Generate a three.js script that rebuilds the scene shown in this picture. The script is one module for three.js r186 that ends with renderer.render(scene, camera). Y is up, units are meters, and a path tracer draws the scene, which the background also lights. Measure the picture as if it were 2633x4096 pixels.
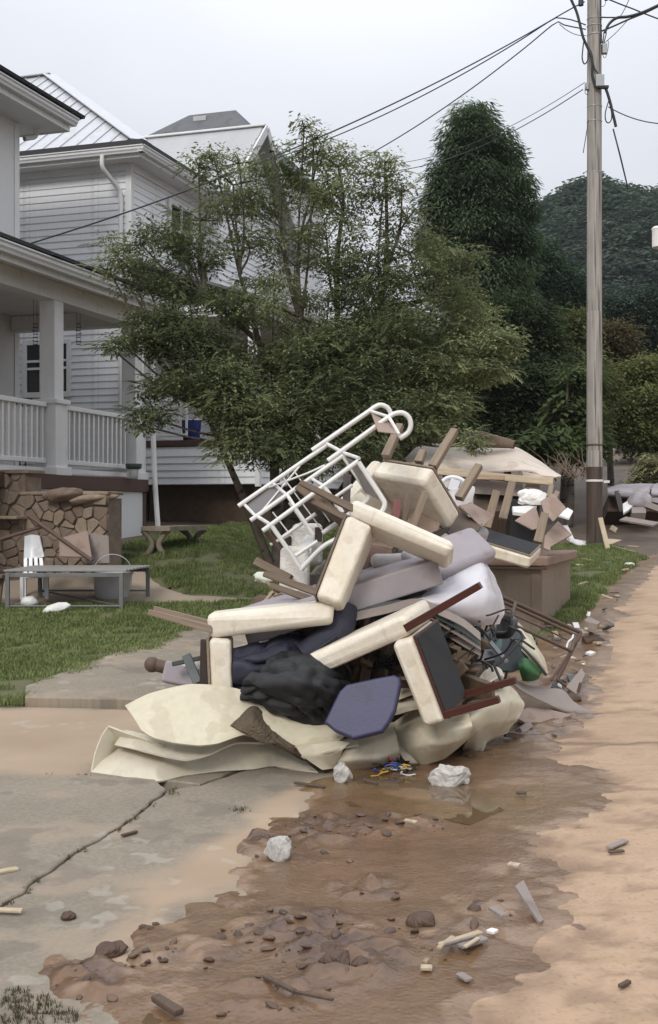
import * as THREE from 'three';
import { RoundedBoxGeometry } from 'three/addons/geometries/RoundedBoxGeometry.js';
import { mergeGeometries, mergeVertices } from 'three/addons/utils/BufferGeometryUtils.js';

// ---------------------------------------------------------------- camera, sky, sun, exposure
const scene = new THREE.Scene();
const EYE = 1.6, FOCAL = 2892, CX = 770, CY = 1198;      // photo measured on a 1540 x 2396 sheet, horizon at mid height
const camera = new THREE.PerspectiveCamera(45, 658 / 1024, 0.1, 2000);
camera.position.set(0, EYE, 0); camera.lookAt(0, EYE, -10);
const renderer = new THREE.WebGLRenderer({ antialias: true });
renderer.setSize(658, 1024);
renderer.toneMapping = THREE.LinearToneMapping;
renderer.toneMappingExposure = 1.3;
renderer.shadowMap.enabled = true;

// ---------------------------------------------------------------- noise
function rng(seed) { let a = seed >>> 0; return () => { a = (a + 0x6D2B79F5) >>> 0; let t = a; t = Math.imul(t ^ (t >>> 15), t | 1); t ^= t + Math.imul(t ^ (t >>> 7), t | 61); return ((t ^ (t >>> 14)) >>> 0) / 4294967296; }; }
const R = rng(7);
const rr = (a, b) => a + (b - a) * R();
function hash2(i, j, s) { let h = Math.imul(i, 374761393) + Math.imul(j, 668265263) + Math.imul(s, 1274126177); h = Math.imul(h ^ (h >>> 13), 1274126177); return ((h ^ (h >>> 16)) >>> 0) / 4294967296; }
function vn(x, y, s = 0, per = 0) {
  let i = Math.floor(x), j = Math.floor(y); const fx = x - i, fy = y - j;
  const w = per ? (k => ((k % per) + per) % per) : (k => k);
  const u = fx * fx * (3 - 2 * fx), v = fy * fy * (3 - 2 * fy);
  const a = hash2(w(i), w(j), s), b = hash2(w(i + 1), w(j), s), c = hash2(w(i), w(j + 1), s), d = hash2(w(i + 1), w(j + 1), s);
  return a + (b - a) * u + (c - a) * v + (a - b - c + d) * u * v;
}
function fbm(x, y, o = 4, s = 0, per = 0) { let a = 0, w = 0.5, n = 0; for (let k = 0; k < o; k++) { a += w * vn(x, y, s + k * 17, per); n += w; x *= 2; y *= 2; if (per) per *= 2; w *= 0.5; } return a / n; }
const ss = (a, b, x) => { const t = Math.min(1, Math.max(0, (x - a) / (b - a))); return t * t * (3 - 2 * t); };
const mix = (a, b, t) => a + (b - a) * t;
const mix3 = (a, b, t) => [mix(a[0], b[0], t), mix(a[1], b[1], t), mix(a[2], b[2], t)];

// overcast sky: even grey cloud, a little brighter towards the zenith as overcast skies are
{
  const W = 512, Hh = 256, data = new Float32Array(W * Hh * 4);
  for (let j = 0; j < Hh; j++) for (let i = 0; i < W; i++) {
    const el = ((j + 0.5) / Hh - 0.5) * Math.PI, az = (i + 0.5) / W * Math.PI * 2;
    const s = Math.max(0, Math.sin(el));
    const k = 1 + 1.7 * Math.pow(s, 1.5);
    const cx = Math.cos(az) * Math.cos(el), cz = Math.sin(az) * Math.cos(el), hh = Math.abs(Math.sin(el)) + 0.18;
    const n = fbm(cx / hh * .9 + 40, cz / hh * .9 + 40, 5, 3) - 0.5;
    const b = k * (1 + n * 0.6);
    const p = (j * W + i) * 4;
    let c = [0.500 * b, 0.518 * b, 0.560 * b + 0.012 * n];
    if (el < 0) { const t = ss(0, -0.25, el); c = mix3(c, [0.25, 0.22, 0.18], t); }
    data[p] = c[0]; data[p + 1] = c[1]; data[p + 2] = c[2]; data[p + 3] = 1;
  }
  const t = new THREE.DataTexture(data, W, Hh, THREE.RGBAFormat, THREE.FloatType);
  t.mapping = THREE.EquirectangularReflectionMapping; t.magFilter = THREE.LinearFilter; t.minFilter = THREE.LinearFilter; t.wrapS = THREE.RepeatWrapping; t.needsUpdate = true;
  scene.background = t; scene.environment = t;
}
const sun = new THREE.DirectionalLight(new THREE.Color().setRGB(1, 0.96, 0.9), 1.5);
sun.position.set(-9, 19, 16); sun.target.position.set(0, 0, -10); scene.add(sun, sun.target);
sun.castShadow = true; sun.shadow.radius = 34; sun.shadow.mapSize.set(2048, 2048);
Object.assign(sun.shadow.camera, { left: -40, right: 40, top: 40, bottom: -40, near: 1, far: 140 });

// ---------------------------------------------------------------- placing helpers
const V3 = (x, y, z) => new THREE.Vector3(x, y, z);
const at = (px, py, d) => V3((px - CX) * d / FOCAL, EYE - (py - CY) * d / FOCAL, -d);
// measured on enlarged views of the photograph
const view = (x0, y0, k) => (x, y, d) => at(x0 + x * k, y0 + y * k, d);
const v1 = view(0, 146.2, .4178), v2 = view(0, 672.6, .2659), v3 = view(0, 1023.6, .3038), v4 = view(526.4, 906.6, .3798), v5 = view(175.5, 1345.3, .4178),
  v6 = view(701.9, 1286.8, .4748), v7 = view(935.8, 965.1, .3923), v8 = view(543.95, 935.8, .28486), v9 = view(818.9, 994.3, .3418),
  v10 = view(701.9, 1374.5, .26587), v11 = view(1052.8, 1345.3, .24688), v12 = view(1316, 1023.6, .1465), vt = view(234, 234, .4938), vp = view(1228.3, 0, .2025), vr = view(935.8, 204.7, .4028);

// terrain height, x to the right, d away from the camera
function G(x, d) {
  let h = 0;
  const P = [[10, 0], [26, .92], [32, 1.5], [45, 3.2], [60, 5], [100, 8], [1000, 30]];
  if (d > 10) for (let i = 0; i < P.length - 1; i++) if (d <= P[i + 1][0] || i == P.length - 2) { h = mix(P[i][1], P[i + 1][1], (d - P[i][0]) / (P[i + 1][0] - P[i][0])); break; }
  h += .5 * ss(16.5, 20, d) * ss(0.5, -2.5, x) * (1 - ss(40, 60, d));
  return h;
}
function gp(px, py, up = 0) {                 // point of the ground seen at px, py
  const kx = (px - CX) / FOCAL, ky = (py - CY) / FOCAL;
  let lo = 3, hi = 3; 
  for (let d = 3; d < 120; d += .05) { if (EYE - ky * d <= G(kx * d, d)) { hi = d; break; } lo = d; hi = d; }
  for (let k = 0; k < 24; k++) { const m = (lo + hi) / 2; if (EYE - ky * m <= G(kx * m, m)) hi = m; else lo = m; }
  const d = hi; return V3(kx * d, G(kx * d, d) + up, -d);
}

// ---------------------------------------------------------------- object helpers
const used = {};
function uname(n) { if (!(n in used)) { used[n] = 0; return n; } used[n]++; return n + '_' + String(used[n]).padStart(3, '0'); }
function shade(o) { o.castShadow = true; o.receiveShadow = true; return o; }
function thing(name, label, category, pos = [0, 0, 0], group) {
  const o = new THREE.Group(); o.name = uname(name); o.position.set(...pos); o.userData = { label, category }; if (group) o.userData.group = group; scene.add(o); return o;
}
function part(name, geo, m, parent, extra) { const o = shade(new THREE.Mesh(geo, m)); o.name = name; if (extra) Object.assign(o.userData, extra); parent.add(o); return o; }
function single(name, label, category, geo, m, group) { const o = shade(new THREE.Mesh(geo, m)); o.name = uname(name); o.userData = { label, category }; if (group) o.userData.group = group; scene.add(o); return o; }
function struct(name, geo, m, kind = 'structure', label) { const o = shade(new THREE.Mesh(geo, m)); o.name = uname(name); o.userData = { kind }; if (label) o.userData.label = label; scene.add(o); return o; }

// uv in metres by the dominant direction of each face
function muv(g, s = 1) {
  g = g.index ? g.toNonIndexed() : g;
  const p = g.attributes.position, n = g.attributes.normal, uv = new Float32Array(p.count * 2);
  for (let i = 0; i < p.count; i++) {
    const ax = Math.abs(n.getX(i)), ay = Math.abs(n.getY(i)), az = Math.abs(n.getZ(i)); let u, v;
    if (ay >= ax && ay >= az) { u = p.getX(i); v = p.getZ(i); } else if (ax >= az) { u = p.getZ(i); v = p.getY(i); } else { u = p.getX(i); v = p.getY(i); }
    uv[2 * i] = u * s; uv[2 * i + 1] = v * s;
  }
  g.setAttribute('uv', new THREE.BufferAttribute(uv, 2)); return g;
}
const box = (w, h, d, r = 0) => r > 0 ? muv(new RoundedBoxGeometry(w, h, d, 2, Math.min(r, w / 2.01, h / 2.01, d / 2.01))) : muv(new THREE.BoxGeometry(w, h, d));
// bar between a and b: long side along local y, w across, t thick; "face" is where the wide side looks
function barG(a, b, w, t, face = V3(0, 0, 1), r = .004, taper = 1) {
  const L = a.distanceTo(b); let g = new RoundedBoxGeometry(w, L, t, 2, Math.min(r, w / 2.05, t / 2.05));
  if (taper != 1) { const p = g.attributes.position; for (let i = 0; i < p.count; i++) { const k = mix(1, taper, (p.getY(i) + L / 2) / L); p.setX(i, p.getX(i) * k); p.setZ(i, p.getZ(i) * k); } }
  g = muv(g);
  const y = b.clone().sub(a).normalize(); const x = y.clone().cross(face).normalize(); const z = x.clone().cross(y);
  g.applyMatrix4(new THREE.Matrix4().makeBasis(x, y, z).setPosition(a.clone().add(b).multiplyScalar(.5))); g.computeVertexNormals = g.computeVertexNormals; return g;
}
const crv = (pts, closed = false, ten = .5) => new THREE.CatmullRomCurve3(pts, closed, 'catmullrom', ten);
const tubeG = (pts, r, seg = 0, rad = 8) => new THREE.TubeGeometry(crv(pts), seg || Math.max(2, pts.length * 6), r, rad, false);
const rodG = (a, b, r, rad = 8) => { const g = new THREE.CylinderGeometry(r, r, a.distanceTo(b), rad); const y = b.clone().sub(a).normalize(); g.applyQuaternion(new THREE.Quaternion().setFromUnitVectors(V3(0, 1, 0), y)); const c = a.clone().add(b).multiplyScalar(.5); g.translate(c.x, c.y, c.z); return g; };
// tapered tube through points with radii
function limbG(pts, r0, r1, seg = 10, rad = 6) {
  const c = crv(pts), g = new THREE.TubeGeometry(c, seg, 1, rad, false), p = g.attributes.position, q = V3(0, 0, 0);
  for (let i = 0; i <= seg; i++) { c.getPointAt(i / seg, q); const k = mix(r0, r1, i / seg); for (let j = 0; j <= rad; j++) { const n = i * (rad + 1) + j; p.setXYZ(n, q.x + (p.getX(n) - q.x) * k, q.y + (p.getY(n) - q.y) * k, q.z + (p.getZ(n) - q.z) * k); } }
  return g;
}
// smooth sheet through a grid of points, with a real thickness
function sheetG(rows, th = .006, nu = 40, nv = 24, wob = 0, seed = 1, wf = 6, crease = 0) {
  const tn = wf < 0 ? .3 : .5; wf = Math.abs(wf); const cols = rows.map(r => crv(r, false, tn)); const grid = [];
  for (let i = 0; i <= nu; i++) { const c = crv(cols.map(k => k.getPoint(i / nu)), false, tn); const line = []; for (let j = 0; j <= nv; j++) line.push(c.getPoint(j / nv)); grid.push(line); }
  const nrm = (i, j) => { const a = grid[Math.min(nu, i + 1)][j].clone().sub(grid[Math.max(0, i - 1)][j]), b = grid[i][Math.min(nv, j + 1)].clone().sub(grid[i][Math.max(0, j - 1)]); const n = a.cross(b); return n.lengthSq() > 1e-14 ? n.normalize() : V3(0, 1, 0); };
  const pos = [], uv = [], idx = [], N = (nu + 1) * (nv + 1);
  let su = [0]; for (let i = 1; i <= nu; i++) su.push(su[i - 1] + grid[i][nv >> 1].distanceTo(grid[i - 1][nv >> 1]));
  let sv = [0]; for (let j = 1; j <= nv; j++) sv.push(sv[j - 1] + grid[nu >> 1][j].distanceTo(grid[nu >> 1][j - 1]));
  for (const sgn of [1, -1]) for (let i = 0; i <= nu; i++) for (let j = 0; j <= nv; j++) {
    const n = nrm(i, j), w = (wob ? (fbm(su[i] * wf + seed * 9.1, sv[j] * wf + seed * 3.7, 3, seed) - .5) * wob * 2 : 0) + (crease ? crease * Math.pow(1 - Math.abs(2 * fbm(su[i] * wf * .5 + sv[j] * 1.3 + seed, sv[j] * wf * 1.1 - su[i] * 1.7, 3, seed + 9) - 1), 5) : 0);
    const p = grid[i][j].clone().addScaledVector(n, sgn * th / 2 + w); pos.push(p.x, p.y, p.z); uv.push(su[i], sv[j]);
  }
  const id = (s, i, j) => s * N + i * (nv + 1) + j;
  for (let i = 0; i < nu; i++) for (let j = 0; j < nv; j++) { idx.push(id(0, i, j), id(0, i + 1, j), id(0, i + 1, j + 1), id(0, i, j), id(0, i + 1, j + 1), id(0, i, j + 1)); idx.push(id(1, i, j), id(1, i + 1, j + 1), id(1, i + 1, j), id(1, i, j), id(1, i, j + 1), id(1, i + 1, j + 1)); }
  const g = new THREE.BufferGeometry(); g.setAttribute('position', new THREE.Float32BufferAttribute(pos, 3)); g.setAttribute('uv', new THREE.Float32BufferAttribute(uv, 2)); g.setIndex(idx); g.computeVertexNormals();
  // rim
  const rp = [], ri = [], ru = []; const edge = []; for (let i = 0; i <= nu; i++) edge.push([i, 0]); for (let j = 1; j <= nv; j++) edge.push([nu, j]); for (let i = nu - 1; i >= 0; i--) edge.push([i, nv]); for (let j = nv - 1; j >= 0; j--) edge.push([0, j]);
  edge.forEach(([i, j], k) => { for (const s of [0, 1]) { const q = id(s, i, j) * 3; rp.push(pos[q], pos[q + 1], pos[q + 2]); ru.push(k * .02, s * th); } if (k) { const a = 2 * (k - 1), b = 2 * k; ri.push(a, a + 1, b + 1, a, b + 1, b); } });
  const e = new THREE.BufferGeometry(); e.setAttribute('position', new THREE.Float32BufferAttribute(rp, 3)); e.setAttribute('uv', new THREE.Float32BufferAttribute(ru, 2)); e.setIndex(ri); e.computeVertexNormals();
  return mergeGeometries([g, e]);
}
// flat irregular board from a 3D outline, thickness along its normal
function slabG(pts, th) {
  const o = pts[0], x = pts[1].clone().sub(o).normalize(); let n = V3(0, 0, 0); for (let i = 1; i < pts.length - 1; i++) n.add(pts[i].clone().sub(o).cross(pts[i + 1].clone().sub(o))); n.normalize();
  const y = n.clone().cross(x).normalize(); x.copy(y).cross(n);
  const sh = new THREE.Shape(pts.map(p => new THREE.Vector2(p.clone().sub(o).dot(x), p.clone().sub(o).dot(y))));
  const g = new THREE.ExtrudeGeometry(sh, { depth: th, bevelEnabled: false }); g.translate(0, 0, -th); 
  g.applyMatrix4(new THREE.Matrix4().makeBasis(x, y, n).setPosition(o)); return g;
}
// wobble a closed solid with noise along its position
function rough(g, amp, f, seed = 1) {
  g = mergeVertices(g.index ? (g.deleteAttribute('uv'), g.deleteAttribute('normal'), g) : (g.deleteAttribute('uv'), g.deleteAttribute('normal'), g), 1e-4);
  const p = g.attributes.position; for (let i = 0; i < p.count; i++) { const x = p.getX(i), y = p.getY(i), z = p.getZ(i); p.setXYZ(i, x + (fbm(y * f + seed, z * f + 5, 3, seed) - .5) * amp * 2, y + (fbm(x * f + 11 + seed, z * f, 3, seed + 1) - .5) * amp * 2, z + (fbm(x * f + 3, y * f + seed, 3, seed + 2) - .5) * amp * 2); }
  g.computeVertexNormals(); return muvSoft(g);
}
function muvSoft(g, s = 1) { const p = g.attributes.position, uv = new Float32Array(p.count * 2); for (let i = 0; i < p.count; i++) { uv[2 * i] = (p.getX(i) + p.getZ(i) * .6) * s; uv[2 * i + 1] = (p.getY(i) + p.getZ(i) * .5) * s; } g.setAttribute('uv', new THREE.BufferAttribute(uv, 2)); return g; }
const chunkG = (sx, sy, sz, seed) => { let g = rough(new THREE.IcosahedronGeometry(1, 4), .5, 1.3, seed); g = rough(g, .12, 4.5, seed + 5); const p = g.attributes.position; for (let i = 0; i < p.count; i++) p.setXYZ(i, p.getX(i) * sx, Math.max(-.6, p.getY(i)) * sy, p.getZ(i) * sz); g = g.toNonIndexed(); g.computeVertexNormals(); return g; };
const stoneG = (sx, sy, sz, seed, amp = .28, det = 3) => { const g = rough(new THREE.IcosahedronGeometry(1, det), amp, 1.1, seed); const p = g.attributes.position; for (let i = 0; i < p.count; i++) { const q = fbm(p.getX(i) * 4 + seed, p.getY(i) * 4 + p.getZ(i) * 4, 2, seed) - .5; p.setXYZ(i, p.getX(i) * (1 + q * .3) * sx, p.getY(i) * (1 + q * .3) * sy, p.getZ(i) * (1 + q * .3) * sz); } g.computeVertexNormals(); return muvSoft(g, 1); };
const bas = (x, y, z, o) => new THREE.Matrix4().makeBasis(x, y, z).setPosition(o);

// ---------------------------------------------------------------- textures and materials
const toS = v => v <= .0031308 ? v * 12.92 : 1.055 * Math.pow(v, 1 / 2.4) - .055;
function tex(n, rep, fn, srgb = true) {
  const d = new Uint8Array(n * n * 4); for (let j = 0; j < n; j++) for (let i = 0; i < n; i++) { const c = fn(i / n, j / n), p = (j * n + i) * 4; for (let k = 0; k < 3; k++) d[p + k] = 255 * Math.min(1, Math.max(0, srgb ? toS(c[k]) : c[k])); d[p + 3] = 255; }
  const t = new THREE.DataTexture(d, n, n); t.wrapS = t.wrapT = THREE.RepeatWrapping; t.magFilter = THREE.LinearFilter; t.minFilter = THREE.LinearMipmapLinearFilter; t.generateMipmaps = true; t.repeat.set(rep, rep); if (srgb) t.colorSpace = THREE.SRGBColorSpace; t.needsUpdate = true; return t;
}
const col = (r, g, b) => new THREE.Color().setRGB(r, g, b);
// speckled and stained grey factor; multiplied by the material colour
const tGrime = tex(512, .5, (u, v) => { const a = fbm(u * 6, v * 6, 5, 5, 6), b = fbm(u * 40, v * 40, 2, 9, 40), c = ss(.56, .72, fbm(u * 9, v * 9, 4, 21, 9)); const k = .80 + .22 * a + .06 * (b - .5) - .16 * c; return [k, k * (1 - .03 * c), k * (1 - .09 * c)]; });
const tFine = tex(256, 4, (u, v) => { const k = .85 + .3 * (fbm(u * 32, v * 32, 3, 8, 32) - .5); return [k, k, k]; });
const tBump = tex(256, 5, (u, v) => { const k = fbm(u * 24, v * 24, 4, 31, 24); return [k, k, k]; }, false);
const tBumpC = tex(256, 1.2, (u, v) => { const k = fbm(u * 10, v * 10, 5, 33, 10); return [k, k, k]; }, false);
const tWood = tex(256, 1.5, (u, v) => { const g = fbm(u * 34, v * 2.5 + 3, 4, 12, 0) , s = fbm(u * 5, v * 5, 3, 14, 5); const k = .62 + .5 * g; return [k * (1 - .1 * s), k * (1 - .14 * s), k * (1 - .2 * s)]; });
const tWoodB = tex(256, 1.5, (u, v) => { const g = fbm(u * 34, v * 2.5 + 3, 4, 12, 0); return [g, g, g]; }, false);
const tVinyl = tex(512, .55, (u, v) => { const a = fbm(u * 5, v * 5, 5, 41, 5), s = ss(.6, .75, fbm(u * 4, v * 4, 5, 47, 4)), f = fbm(u * 60, v * 60, 2, 4, 60); let c = mix3([.93, .92, .90], [1.0, 1.0, .92], a); c = c.map(x => x * (.93 + .12 * f)); const m = ss(.60, .66, fbm(u * 11, v * 11, 5, 49, 11)) * ss(.48, .6, fbm(u * 2, v * 2, 3, 50, 2)); return mix3(mix3(c, [.74, .65, .48], s * .4), [.45, .36, .25], m * .2); });
const tLeather = tex(512, .9, (u, v) => { const a = fbm(u * 6, v * 6, 5, 141, 6), s = ss(.56, .70, fbm(u * 5, v * 5, 5, 147, 5)), m = ss(.62, .68, fbm(u * 14, v * 14, 4, 149, 14)) * ss(.45, .6, fbm(u * 3, v * 3, 2, 150, 3)), f = fbm(u * 70, v * 70, 2, 4, 70); let c = mix3([.90, .88, .86], [1, .99, .96], a).map(x => x * (.93 + .12 * f)); c = mix3(c, [.76, .66, .50], s * .3); return mix3(c, [.5, .41, .29], m * .22); });
const tSilt = tex(1024, .5, (u, v) => { const a = fbm(u * 8, v * 8, 5, 151, 8), f = fbm(u * 160, v * 160, 2, 152, 160), sp = ss(.70, .80, fbm(u * 90, v * 90, 2, 153, 90)), st = ss(.6, .72, fbm(u * 6, v * 24, 4, 154, 6)); const k = (.84 + .2 * a) * (.92 + .16 * f) * (1 - .14 * sp) * (1 - .08 * st); return [k, k * (1 - .03 * sp), k * (1 - .05 * st)]; });
const tSiltB = tex(512, .7, (u, v) => { const k = .6 * fbm(u * 14, v * 14, 4, 161, 14) + .4 * fbm(u * 90, v * 90, 2, 162, 90); return [k, k, k]; }, false);
const tWeave = tex(256, 6, (u, v) => { const w = .5 + .25 * Math.sin(u * Math.PI * 64) + .25 * Math.sin(v * Math.PI * 64); const k = .75 * w + .25 * fbm(u * 30, v * 30, 2, 3, 30); return [k, k, k]; }, false);
const tPaint = tex(512, .6, (u, v) => { const a = fbm(u * 3, v * 7, 4, 51, 0), d = ss(.62, .75, fbm(u * 12, v * 4, 4, 57, 0)), st = fbm(u * 60, v * 3, 2, 58, 0); const k = .86 + .12 * a + .07 * (st - .5); return mix3([k, k, k], [.55, .53, .48], d * .3); });
const tStone = tex(512, 1.6, (u, v) => { const a = fbm(u * 6, v * 6, 5, 61, 6), b = fbm(u * 30, v * 30, 3, 66, 30), s = ss(.5, .7, fbm(u * 5, v * 5, 4, 69, 5)); let c = mix3([.56, .49, .42], [1, .93, .84], a); c = mix3(c, [.85, .72, .58], s * .3); return c.map(x => x * (.8 + .4 * b)); });
const tBark = tex(512, 1, (u, v) => { const g = fbm(u * 60, v * 3, 4, 71, 0), c = ss(.66, .74, fbm(u * 40, v * 2.2, 3, 75, 0)), p = fbm(u * 4, v * 8, 4, 77, 0); const k = (.55 + .6 * g) * (.8 + .4 * p); return mix3([k, k * .95, k * .9], [.16, .14, .12], c * .9); });
const tBarkB = tex(512, 1, (u, v) => { const g = fbm(u * 60, v * 3, 4, 71, 0), c = ss(.66, .74, fbm(u * 40, v * 2.2, 3, 75, 0)); const k = g * .6 + .4 - c * .4; return [k, k, k]; }, false);
function mat(r, g, b, rough = .8, o = {}) { return new THREE.MeshStandardMaterial(Object.assign({ color: col(r, g, b), roughness: rough }, o)); }
const bump = (s, t = tBump) => ({ bumpMap: t, bumpScale: s });
const M = {
  white: mat(.74, .74, .735, .55, { map: tPaint, ...bump(.001) }),
  whiteClean: mat(.74, .74, .74, .5, { map: tFine }),
  siding: mat(.80, .81, .825, .5, { map: tPaint, ...bump(.001) }),
  brickWhite: mat(.74, .74, .735, .6, { map: tFine, ...bump(.004, tBumpC) }),
  soffit: mat(.74, .74, .73, .6, { map: tFine }),
  beam: mat(.72, .70, .68, .6, { map: tPaint }),
  shingleDark: mat(.05, .05, .055, .9, { map: tFine, ...bump(.004) }),
  shingleGrey: mat(.12, .125, .13, .9, { map: tGrime, ...bump(.005) }),
  shingleWhite: mat(.44, .44, .45, .75, { map: tGrime, ...bump(.004) }),
  roofMetal: mat(.52, .53, .55, .38, { map: tPaint, metalness: .15 }),
  glass: new THREE.MeshPhysicalMaterial({ color: col(.02, .022, .025), roughness: .05, metalness: 0 }),
  curtain: mat(.05, .048, .045, .9),
  deckBrown: mat(.085, .042, .033, .6, { map: tGrime }),
  stone: [mat(.33, .285, .24, .9, { map: tStone, ...bump(.006) }), mat(.28, .24, .205, .9, { map: tStone, ...bump(.006) }), mat(.37, .315, .26, .9, { map: tStone, ...bump(.006) }), mat(.25, .2, .17, .9, { map: tStone, ...bump(.006) })],
  mortar: mat(.14, .105, .08, .95, { map: tStone, ...bump(.006) }),
  concreteOld: mat(.30, .275, .235, .9, { map: tStone, ...bump(.004) }),
  benchTop: mat(.27, .255, .24, .6, { map: tPaint }),
  greyMetal: mat(.17, .175, .17, .5, { map: tGrime, metalness: .3 }),
  vinyl: mat(.56, .51, .40, .66, { map: tVinyl, ...bump(.003, tBumpC) }),
  vinylBack: mat(.60, .55, .455, .75, { map: tVinyl, ...bump(.0015, tWeave) }),
  leather: mat(.72, .665, .565, .55, { map: tLeather, ...bump(.006, tBumpC) }),
  leatherGrey: mat(.45, .42, .43, .7, { map: tVinyl, ...bump(.001, tWeave) }),
  cambric: mat(.022, .024, .026, .85, { map: tFine, ...bump(.002, tWeave) }),
  legRed: mat(.072, .022, .015, .3, { map: tWood }),
  legDark: mat(.045, .03, .024, .4, { map: tWood }),
  legMud: mat(.26, .2, .145, .7, { map: tWood, ...bump(.002, tWoodB) }),
  legOld: mat(.17, .125, .09, .8, { map: tWood, ...bump(.003, tWoodB) }),
  plank: mat(.36, .27, .18, .8, { map: tWood, ...bump(.003, tWoodB) }),
  plankPale: mat(.5, .41, .29, .8, { map: tWood, ...bump(.003, tWoodB) }),
  plankDark: mat(.1, .068, .048, .8, { map: tWood, ...bump(.003, tWoodB) }),
  board: mat(.27, .225, .2, .85, { map: tGrime, ...bump(.003) }),
  boardPink: mat(.31, .225, .18, .85, { map: tGrime, ...bump(.003) }),
  cabinet: mat(.24, .185, .135, .7, { map: tGrime, ...bump(.004, tWoodB) }),
  cabinetTop: mat(.25, .165, .125, .75, { map: tGrime, ...bump(.004, tWoodB) }),
  mattress: mat(.37, .335, .355, .8, { map: tGrime, ...bump(.0015, tWeave) }),
  tarpWhite: mat(.62, .60, .63, .45, { map: tGrime, ...bump(.001) }),
  tarpCream: mat(.66, .56, .47, .7, { map: tGrime, ...bump(.002) }),
  blackCloth: mat(.014, .015, .017, .55, { map: tFine, ...bump(.002, tWeave) }),
  navy: mat(.03, .03, .052, .6, { map: tFine, ...bump(.002, tWeave) }),
  navySeat: mat(.042, .042, .1, .5, { map: tGrime, ...bump(.0006, tBump) }),
  whiteTube: mat(.72, .70, .67, .3, { map: tGrime }),
  mesh: new THREE.MeshPhysicalMaterial({ color: col(.42, .38, .37), roughness: .6, transmission: .85, thickness: 0 }),
  rust: mat(.13, .085, .065, .7, { map: tGrime, metalness: .3 }),
  blackMetal: mat(.03, .03, .03, .45, { metalness: .3 }),
  plasticWhite: mat(.72, .73, .75, .35, { map: tGrime }),
  plasticBlack: mat(.015, .016, .017, .35),
  plasticGrey: mat(.06, .075, .075, .5, { map: tGrime }),
  green: mat(.025, .12, .03, .45, { map: tGrime }),
  blue: mat(.015, .03, .16, .4),
  teal: mat(.06, .12, .1, .5),
  paper: mat(.75, .73, .70, .7, { map: tGrime }),
  plaster: mat(.8, .76, .70, .9, { map: tGrime, ...bump(.006) }),
  cable: mat(.012, .012, .013, .5),
  cableGrey: mat(.05, .05, .052, .5),
  pole: mat(.35, .338, .32, .85, { map: tBark, ...bump(.012, tBarkB) }),
  poleWet: mat(.075, .052, .04, .6, { map: tBark, ...bump(.012, tBarkB) }),
  galv: mat(.4, .42, .42, .45, { metalness: .3, map: tGrime }),
  bark: mat(.1, .085, .07, .9, { map: tBark, ...bump(.006, tBarkB) }),
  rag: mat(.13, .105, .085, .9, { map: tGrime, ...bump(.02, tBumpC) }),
  padding: mat(.12, .1, .072, .9, { map: tStone, ...bump(.012) }),
  clod: mat(.105, .066, .047, .6, { map: tStone, ...bump(.006) }),
};
// ================================================================ GROUND
const W2 = (list) => list.map(([x, y]) => { const p = gp(x, y); return [p.x, -p.z]; });   // photo outline to the ground plane
function sdf(poly, x, d) {                 // > 0 inside
  let m = 1e9, ins = false;
  for (let i = 0, j = poly.length - 1; i < poly.length; j = i++) {
    const ax = poly[j][0], ay = poly[j][1], bx = poly[i][0], by = poly[i][1], ex = bx - ax, ey = by - ay, wx = x - ax, wy = d - ay;
    const t = Math.min(1, Math.max(0, (wx * ex + wy * ey) / (ex * ex + ey * ey))), qx = wx - ex * t, qy = wy - ey * t; m = Math.min(m, qx * qx + qy * qy);
    if ((ay > d) != (by > d) && x < (bx - ax) * (d - ay) / (by - ay) + ax) ins = !ins;
  }
  return Math.sqrt(m) * (ins ? 1 : -1);
}
const bounds = poly => { let b = [1e9, -1e9, 1e9, -1e9]; for (const [x, d] of poly) b = [Math.min(b[0], x), Math.max(b[1], x), Math.min(b[2], d), Math.max(b[3], d)]; return b; };
// a sheet over an outline whose rim dives under its neighbours; finer near the street
function patch(poly, o) {
  const b = bounds(poly), d0 = b[2] - .3, d1 = b[3] + .3, step = o.step || .008; const rows = []; for (let d = d0; d < d1; d *= 1 + step) rows.push(d); rows.push(d1);
  const us = []; let ul = 1e9, uh = -1e9; for (const [x, d] of poly) { ul = Math.min(ul, x / d); uh = Math.max(uh, x / d); } ul -= .3 / d0; uh += .3 / d0; ul = Math.max(ul, o.ul ?? -9); uh = Math.min(uh, o.uh ?? 9); for (let u = ul; u < uh; u += step) us.push(u);
  const n = us.length, pos = new Float32Array(rows.length * n * 3), cl = new Float32Array(rows.length * n * 3), uv = new Float32Array(rows.length * n * 2), keep = new Uint8Array(rows.length * n);
  for (let j = 0; j < rows.length; j++) for (let i = 0; i < n; i++) {
    const d = rows[j], x = us[i] * d, k = j * n + i; const wob = (fbm(x * (o.wf || 3) + 50, d * (o.wf || 3) + 50, 4, o.seed || 1) - .5) * (o.wob ?? .2);
    const s = sdf(poly, x, d) + wob; keep[k] = s > -(o.out ?? .15) ? 1 : 0;
    const y = G(x, d) + o.h(x, d, s); pos.set([x, y, -d], k * 3); cl.set(o.c(x, d, s), k * 3); uv.set([x, d], k * 2);
  }
  const idx = []; for (let j = 0; j < rows.length - 1; j++) for (let i = 0; i < n - 1; i++) { const a = j * n + i, c = a + n; if (keep[a] && keep[a + 1] && keep[c] && keep[c + 1]) idx.push(a, a + 1, c + 1, a, c + 1, c); }
  const g = new THREE.BufferGeometry(); g.setAttribute('position', new THREE.BufferAttribute(pos, 3)); g.setAttribute('color', new THREE.BufferAttribute(cl, 3)); g.setAttribute('uv', new THREE.BufferAttribute(uv, 2)); g.setIndex(idx); g.computeVertexNormals(); return g;
}
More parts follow.
